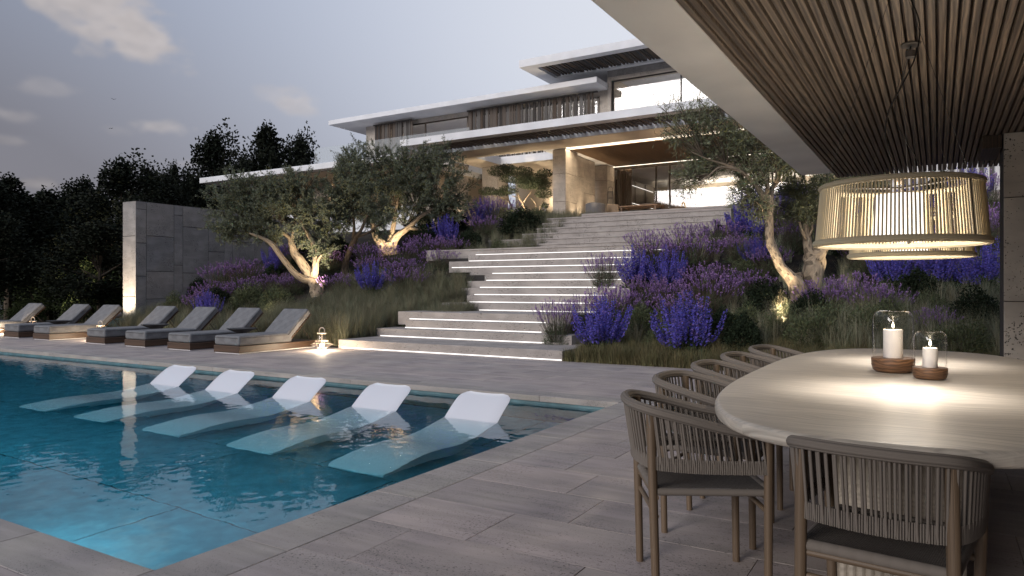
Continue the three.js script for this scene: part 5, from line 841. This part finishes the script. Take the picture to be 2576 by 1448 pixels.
olive('olive_tree', 'multi-trunk olive tree with pale spotlit limbs behind the nearest lounger', [-15.52, 1.08, -15.0], k1, [840, 1010],
  [[[838, 1030, 46], [832, 985, 42], [815, 945, 40], [800, 905, 36]], [[806, 925, 30], [750, 915, 25, 0.05], [700, 880, 22, 0.1], [650, 820, 20, 0.15], [605, 755, 18, 0.2], [570, 700, 16, 0.25], [520, 665, 10, 0.3], [430, 630, 6, 0.35]], [[803, 915, 32], [760, 860, 30, -0.1], [715, 795, 28, -0.15], [675, 745, 25, -0.2], [655, 690, 22, -0.2], [640, 650, 14, -0.2], [560, 590, 9, -0.1]], [[812, 915, 26], [828, 850, 22, 0.1], [832, 780, 19, 0.1], [820, 720, 17, 0.05], [790, 660, 14], [750, 590, 11], [690, 480, 7]], [[828, 860, 12, 0.1], [850, 800, 9, 0.2], [880, 765, 6, 0.3]], [[655, 690, 12, -0.2], [665, 600, 10, -0.25], [680, 500, 7, -0.2]], [[720, 800, 9, -0.1], [690, 720, 7, -0.3], [720, 690, 5, -0.4]]],
  [[300, 470, 190, 200, 42, [520, 640]], [450, 380, 200, 150, 42, [640, 560]], [620, 350, 190, 140, 42, [680, 480]], [240, 600, 140, 90, 22, [430, 630]], [480, 560, 190, 130, 34, [570, 690]], [720, 480, 190, 150, 38, [720, 560]], [820, 640, 150, 110, 22, [832, 740]], [340, 300, 150, 80, 18, [480, 420]], [700, 260, 140, 80, 16, [680, 480]], [180, 420, 110, 120, 14, [430, 560]], [820, 500, 140, 130, 24, [760, 590]], [880, 760, 80, 60, 8, [850, 800]]], { seed: 11, per: 27, len: 0.072, wid: 0.0165 });
olive('olive_tree', 'thin dark-trunked olive tree between the two lit olives on the left', [-15.3, 1.5, -15.8], k1, [985, 920],
  [[[980, 930, 26], [995, 850, 22], [1010, 780, 20], [1035, 710, 19], [1065, 650, 17]], [[1065, 650, 14], [1110, 590, 11, 0.1], [1150, 500, 8, 0.1]], [[1055, 665, 13], [1050, 560, 10, -0.1], [1040, 420, 7, -0.1]], [[1070, 640, 10], [1160, 610, 8, 0.1], [1230, 560, 5, 0.2]]],
  [[1000, 330, 180, 200, 46, [1045, 480]], [880, 420, 150, 150, 26, [1040, 560]], [1130, 420, 170, 170, 36, [1150, 500]], [1240, 560, 110, 100, 16, [1180, 600]], [930, 520, 140, 130, 24, [1040, 560]], [1010, 180, 110, 110, 16, [1030, 320]]], { seed: 12, per: 27, len: 0.072, wid: 0.0165, bark: S(0.16, 0.12, 0.085, { map: T.bark, bumpMap: T.barkB, bumpScale: 0.02 }) });
olive('olive_tree', 'thick pale-trunked olive tree at the back left, below the balcony', [-15.25, 2.35, -17.8], k3, [1290, 730],
  [[[1290, 745, 66], [1285, 700, 56], [1275, 665, 50]], [[1265, 690, 40], [1235, 650, 30, 0.1], [1210, 600, 22, 0.1], [1190, 540, 14, 0.1], [1150, 430, 9]], [[1300, 690, 38], [1330, 640, 28, 0.1], [1370, 600, 22, 0.15], [1430, 560, 17, 0.2], [1480, 510, 12, 0.2], [1580, 440, 8, 0.1]], [[1290, 690, 30], [1310, 610, 20], [1330, 500, 12], [1350, 360, 7]], [[1420, 565, 10, 0.2], [1520, 580, 7, 0.3], [1600, 560, 5, 0.3]]],
  [[1100, 200, 190, 180, 40, [1160, 430]], [1290, 170, 190, 200, 42, [1340, 420]], [1450, 200, 200, 200, 44, [1480, 480]], [1630, 230, 200, 200, 44, [1560, 460]], [1480, 70, 150, 90, 14, [1400, 300]], [1300, 60, 120, 90, 12, [1340, 300]], [1380, 430, 220, 130, 32, [1400, 560]], [1640, 440, 160, 110, 24, [1600, 480]], [1190, 420, 170, 130, 26, [1200, 560]], [1050, 90, 110, 90, 14, [1120, 260]], [1620, 90, 130, 80, 14, [1580, 300]], [1760, 330, 120, 150, 14, [1600, 440]]], { seed: 13, per: 27, len: 0.078, wid: 0.0175 });
olive('olive_tree', 'leaning olive tree with a smooth pale lit trunk right of the stairs', [-2.10, 0.60, -14.0], k4, [935, 1700],
  [[[960, 1720, 95, -0.1], [930, 1450, 88, -0.1], [860, 1290, 80], [760, 1170, 66], [680, 1080, 58], [625, 960, 56], [585, 870, 54], [560, 770, 48], [562, 640, 44], [552, 500, 48], [545, 400, 56], [540, 320, 52]], [[520, 380, 42], [460, 300, 34, 0.05], [400, 230, 26, 0.1], [310, 150, 20, 0.15], [235, 90, 17, 0.2], [60, 20, 13, 0.25], [-150, -40, 9, 0.3], [-330, -120, 6, 0.3]], [[235, 95, 12, 0.2], [100, 60, 11, 0.3], [-50, 60, 10, 0.4], [-170, 150, 8, 0.45], [-300, 250, 5, 0.5]], [[570, 360, 34], [610, 240, 28, -0.1], [670, 160, 24, -0.15], [720, 80, 20, -0.2], [760, -40, 14, -0.2], [800, -160, 8, -0.2]], [[655, 170, 18, -0.1], [650, 80, 14], [620, -60, 9]], [[530, 340, 28], [520, 220, 22, 0.1], [440, 60, 16, 0.1], [330, -150, 10, 0.1], [220, -330, 6, 0.1]], [[500, 530, 12], [440, 450, 9, 0.15], [380, 400, 6, 0.2]], [[560, 300, 12], [500, 270, 9, 0.2], [460, 270, 6, 0.3]]],
  [[-420, -480, 250, 260, 30, [-200, -60, 0.3]], [-120, -300, 300, 230, 42, [60, 20, 0.2]], [150, -180, 280, 230, 42, [300, 0, 0.1]], [-380, 150, 210, 150, 16, [-170, 130, 0.45]], [-180, 60, 240, 130, 24, [0, 40, 0.3]], [330, 60, 230, 190, 34, [430, 200, 0.1]], [560, -40, 260, 230, 36, [650, 80]], [760, -100, 220, 250, 28, [740, 0, -0.2]], [280, -380, 260, 200, 32, [300, -180, 0.1]], [370, 420, 150, 110, 12, [400, 410, 0.2]], [250, 300, 170, 110, 12, [380, 330, 0.1]], [-60, -620, 210, 160, 16, [100, -300, 0.1]], [440, 540, 80, 50, 5, [430, 470, 0.1]]], { seed: 14, per: 7, tw: 5, len: 0.092, wid: 0.013, shoot: 0.8, col: [0.155, 0.165, 0.10] });
olive('olive_tree', 'gnarled old olive trunk half hidden behind the left end of the lamps', [-2.03, 0.75, -14.9], 0.00178, [1010, 1560],
  [[[1000, 1600, 150], [985, 1350, 130], [990, 1150, 115], [1000, 980, 105], [985, 900, 95]], [[960, 960, 62], [935, 860, 54], [920, 760, 46], [905, 640, 40], [900, 520, 34], [890, 400, 22], [870, 280, 12]], [[1010, 960, 92], [1060, 850, 84, 0.05], [1140, 700, 74, 0.1], [1230, 560, 66, 0.1], [1350, 420, 52, 0.1], [1450, 250, 34, 0.05], [1500, 80, 20]], [[925, 790, 22], [870, 720, 18, 0.1], [825, 650, 15, 0.15], [790, 570, 10, 0.2]], [[925, 740, 18], [950, 640, 13, 0.1], [945, 560, 8, 0.1]], [[870, 1500, 52], [840, 1300, 56], [815, 1180, 60], [800, 1120, 56]]],
  [[880, 380, 240, 160, 26, [895, 470]], [720, 420, 130, 90, 10, [840, 480]], [900, 150, 300, 180, 34, [880, 320]], [1350, 100, 330, 200, 36, [1430, 260]], [1650, 0, 280, 200, 26, [1500, 120]], [960, 520, 90, 70, 6, [945, 580]]], { seed: 15, per: 12, len: 0.085, wid: 0.013, col: [0.145, 0.15, 0.085] });
olive('olive_tree', 'slim olive trunk showing between the plaster soffit and the lamps', [-1.75, 2.1, -17.2], 0.00225, [1215, 800],
  [[[1230, 820, 40], [1220, 500, 34], [1215, 330, 32], [1200, 200, 30], [1180, 60, 24], [1150, -80, 14]], [[1205, 220, 18], [1260, 80, 13, 0.1], [1350, -60, 8, 0.1]]],
  [[1180, -60, 220, 150, 26, [1170, 40]], [1370, -20, 200, 140, 22, [1300, 0]], [1000, 0, 190, 130, 18, [1150, 20]], [1560, 30, 160, 110, 14, [1400, -20]]], { seed: 16, per: 9, len: 0.085, wid: 0.014 });
uplight('small spotlight in the bed lighting the multi-trunk olive behind the nearest lounger', [-14.75, 0.88, -14.15], [-15.8, 2.9, -15.1], 38, 0.6);
uplight('small spotlight below the thick pale olive trunk at the back left', [-14.6, 1.95, -16.75], [-15.2, 3.3, -17.9], 32, 0.6);
uplight('small spotlight lighting the leaning olive trunk right of the stairs', [-2.33, 0.42, -13.32], [-2.72, 2.5, -14.0], 75, 0.52);
uplight('small spotlight lighting the gnarled olive behind the lamps', [-1.32, 1.0, -14.78], [-1.95, 2.9, -15.0], 18, 0.55);
uplight('small spotlight beside the shrub lit bright yellow above the nearest lounger', [-15.0, 0.38, -12.75], [-15.5, 0.95, -13.3], 3.2, 0.6);
uplight('small spotlight in the deck washing the end of the stone wall', [-21.80, -0.02, -12.35], [-21.8, 1.15, -13.12], 32, 0.62, 1.0);
uplight('small spotlight among the dark trees left of the stone wall', [-27.4, -0.05, -13.0], [-27.7, 1.9, -14.8], 60, 0.6);
uplight('small spotlight below the slim olive behind the lamps', [-1.3, 1.75, -16.3], [-1.7, 4.0, -17.2], 14, 0.5);

// ---------------------------------------------------------------- pines clipped into clouds in the courtyard
{
  const k = 0.00347, pine = (label, at, base, limbs, pads, seed) => {
    const t = thing('cloud_pine', label, 'pine tree', at, YAW), R = rng(seed), P = ([X, Y, r, d = 0]) => [(X - base[0]) * k, (base[1] - Y) * k, d, r * k], L = new Leaves();
    M('trunk', limb(limbs[0].map(P), 9, 6, seed), mats.bark, t); for (const l of limbs.slice(1)) M('limb', limb(l.map(P), 7, 5, seed), mats.bark, t);
    for (const [X, Y, rx, ry, d = 0] of pads) for (let i = 0; i < rx * ry * 0.11; i++) { const q = rdir(R), f = Math.pow(R(), 0.3), c = V3(...P([X, Y, 0, d])), p = V3(c.x + q.x * rx * k * f, c.y + q.y * ry * k * f * (q.y < 0 ? 0.7 : 1), c.z + q.z * rx * k * f * 0.8), dd = rdir(R); dd.y += 0.8; dd.normalize(); L.leaf(p, dd, sideOf(dd, R), 0.055 + R() * 0.04, 0.026, jit(R, [0.052, 0.062, 0.034], 0.6)); }
    M('crown', L.build(), mats.leaf, t);
  };
  pine('cloud-pruned pine with a leaning trunk in the middle of the courtyard', [-14.35, 3.45, -25.2], [1165, 1190], [[[1165, 1200, 24], [1165, 1000, 20], [1140, 880, 17], [1090, 770, 15], [1065, 715, 10]], [[1125, 840, 10], [1170, 770, 8, 0.1], [1230, 700, 6, 0.1]], [[1110, 800, 9], [1060, 760, 6, -0.1], [1000, 740, 5, -0.1]], [[1165, 980, 11], [1260, 950, 9, 0.1], [1280, 850, 8, 0.1], [1220, 770, 6]]], [[1120, 470, 150, 60], [1050, 560, 200, 70], [1250, 570, 170, 80, 0.1], [960, 680, 120, 70, -0.2], [1330, 640, 130, 70, 0.2], [1180, 640, 120, 60, 0.2]], 31);
  pine('cloud-pruned pine with one high round pad at the left of the courtyard', [-15.35, 3.45, -25.4], [850, 1190], [[[915, 1200, 18], [900, 860, 15], [860, 760, 12], [850, 600, 10], [840, 520, 8]], [[865, 770, 9], [760, 740, 6, 0.1], [640, 720, 4, 0.1]]], [[770, 440, 160, 90], [620, 680, 125, 65], [780, 700, 110, 50, 0.2], [840, 390, 110, 50]], 32);
  pine('small cloud-pruned pine leaning beside the stone pillar', [-13.75, 3.45, -24.9], [1380, 1180], [[[1350, 1200, 22], [1385, 1040, 20], [1420, 940, 18], [1450, 860, 14], [1480, 800, 8]], [[1420, 950, 9], [1490, 900, 7, 0.1], [1510, 850, 5]]], [[1480, 740, 110, 75], [1490, 500, 110, 60, -0.2], [1440, 590, 130, 60, -0.3], [1490, 880, 50, 35, 0.1], [1470, 970, 70, 50, 0.1]], 33);
  pine('low clipped pine shrub lit brightly under the courtyard pines', [-14.9, 3.45, -24.9], [950, 1190], [[[940, 1200, 14], [945, 1080, 12], [950, 1000, 8]]], [[880, 930, 110, 45], [1010, 930, 100, 55], [940, 1010, 150, 60]], 34);
  uplight('small spotlight under the middle courtyard pine', [-14.2, 3.5, -24.3], [-14.5, 5.6, -25.3], 22, 0.7); uplight('small spotlight under the left courtyard pine', [-15.3, 3.5, -24.4], [-15.5, 5.4, -25.4], 16, 0.7); uplight('small spotlight under the courtyard pine by the pillar', [-13.5, 3.5, -24.2], [-13.55, 5.2, -24.9], 10, 0.7);
}

// ---------------------------------------------------------------- dark trees beyond the wall
{
  const grow = (seed, n, leaf, lean) => { const R = rng(seed), L = new Leaves(), blobs = [], tw = []; for (let i = 0; i < 17; i++) { const a = R() * 6.283, y = 0.30 + R() * 0.62, r = (1 - Math.pow(Math.abs(y - 0.48) / 0.56, 2)) * 0.36 * (0.35 + R() * 0.8); blobs.push([V3(Math.cos(a) * r, y, Math.sin(a) * r), 0.09 + R() * 0.085]); tw.push(rod([0, 0.25 + y * 0.35, 0], [Math.cos(a) * r, y, Math.sin(a) * r], 0.012, 0.004, 5)); } blobs.push([V3(0.03, 0.93, 0), 0.075], [V3(-0.08, 0.86, 0.05), 0.09]);
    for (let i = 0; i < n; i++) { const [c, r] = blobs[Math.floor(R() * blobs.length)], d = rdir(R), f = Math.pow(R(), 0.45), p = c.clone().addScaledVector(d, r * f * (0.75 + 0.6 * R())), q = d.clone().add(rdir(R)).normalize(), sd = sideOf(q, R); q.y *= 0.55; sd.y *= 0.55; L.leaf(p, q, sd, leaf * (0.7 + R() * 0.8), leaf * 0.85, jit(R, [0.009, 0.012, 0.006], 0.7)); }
    return { crown: L.build(), trunk: limb([[0, -0.02, 0, 0.03], [0.01, 0.2, 0, 0.025], [0, 0.45, 0.01, 0.018], [0.02, 0.8, 0, 0.006]], 8, 4, seed), tw: mg(tw) }; };
  const V = [grow(701, 13000, 0.029), grow(702, 13000, 0.028), grow(703, 13000, 0.030)];
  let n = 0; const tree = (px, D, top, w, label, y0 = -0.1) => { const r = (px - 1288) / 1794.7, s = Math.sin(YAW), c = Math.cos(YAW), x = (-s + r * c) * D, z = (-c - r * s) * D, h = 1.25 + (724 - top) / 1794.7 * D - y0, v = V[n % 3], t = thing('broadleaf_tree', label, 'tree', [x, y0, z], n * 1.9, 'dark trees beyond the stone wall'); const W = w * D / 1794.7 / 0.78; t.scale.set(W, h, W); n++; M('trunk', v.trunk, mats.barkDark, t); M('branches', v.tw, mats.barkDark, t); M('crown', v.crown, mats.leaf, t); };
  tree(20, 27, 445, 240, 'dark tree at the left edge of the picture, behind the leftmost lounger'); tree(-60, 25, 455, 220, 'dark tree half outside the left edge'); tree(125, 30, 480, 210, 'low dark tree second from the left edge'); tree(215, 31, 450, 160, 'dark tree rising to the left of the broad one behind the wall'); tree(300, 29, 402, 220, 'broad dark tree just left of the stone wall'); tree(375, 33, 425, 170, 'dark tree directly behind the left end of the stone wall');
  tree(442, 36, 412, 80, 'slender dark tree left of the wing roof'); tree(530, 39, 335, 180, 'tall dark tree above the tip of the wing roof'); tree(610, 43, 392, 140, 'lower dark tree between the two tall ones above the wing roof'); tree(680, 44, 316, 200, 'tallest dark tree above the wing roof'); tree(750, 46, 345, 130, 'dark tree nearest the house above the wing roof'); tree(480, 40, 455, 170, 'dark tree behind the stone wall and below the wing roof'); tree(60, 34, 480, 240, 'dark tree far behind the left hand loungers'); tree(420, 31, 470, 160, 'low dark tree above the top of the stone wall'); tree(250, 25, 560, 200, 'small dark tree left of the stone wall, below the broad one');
  // understorey behind the loungers, some lit
  const sh = (() => { const R = rng(720), L = new Leaves(); for (let b = 0; b < 14; b++) { const c = V3((R() - 0.5) * 0.7, 0.12 + R() * 0.75, (R() - 0.5) * 0.7), r = 0.13 + R() * 0.12; for (let i = 0; i < 420; i++) { const d = rdir(R), p = c.clone().addScaledVector(d, r * Math.pow(R(), 0.4)), q = d.clone().add(rdir(R)).normalize(); L.leaf(p, q, sideOf(q, R), 0.035 * (0.6 + R() * 0.8), 0.024, jit(R, [0.038, 0.052, 0.018], 0.7)); } } return L.build(); })(), stemG = mg([0, 1, 2, 3].map((i) => rod([0, 0, 0], [Math.cos(i * 1.7) * 0.3, 0.75, Math.sin(i * 1.7) * 0.3], 0.014, 0.006, 5)));
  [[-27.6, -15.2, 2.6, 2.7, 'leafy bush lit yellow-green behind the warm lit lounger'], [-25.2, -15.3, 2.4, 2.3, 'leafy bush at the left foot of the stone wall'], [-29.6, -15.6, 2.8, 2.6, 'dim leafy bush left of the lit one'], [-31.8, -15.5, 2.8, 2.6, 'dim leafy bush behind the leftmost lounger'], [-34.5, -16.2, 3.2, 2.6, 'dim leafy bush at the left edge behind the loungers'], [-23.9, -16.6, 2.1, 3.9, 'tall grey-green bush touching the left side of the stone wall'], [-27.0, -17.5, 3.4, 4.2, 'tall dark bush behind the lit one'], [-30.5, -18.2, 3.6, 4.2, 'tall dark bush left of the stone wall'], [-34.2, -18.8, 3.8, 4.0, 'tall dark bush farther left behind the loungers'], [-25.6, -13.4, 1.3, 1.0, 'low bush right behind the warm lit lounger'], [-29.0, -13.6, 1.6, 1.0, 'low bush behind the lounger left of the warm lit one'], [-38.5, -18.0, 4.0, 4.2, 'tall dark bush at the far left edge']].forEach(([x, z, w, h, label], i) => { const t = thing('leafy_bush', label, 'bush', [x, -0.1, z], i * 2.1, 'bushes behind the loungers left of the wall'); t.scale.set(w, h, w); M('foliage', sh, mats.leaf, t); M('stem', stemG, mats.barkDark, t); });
}

renderer.render(scene, camera);
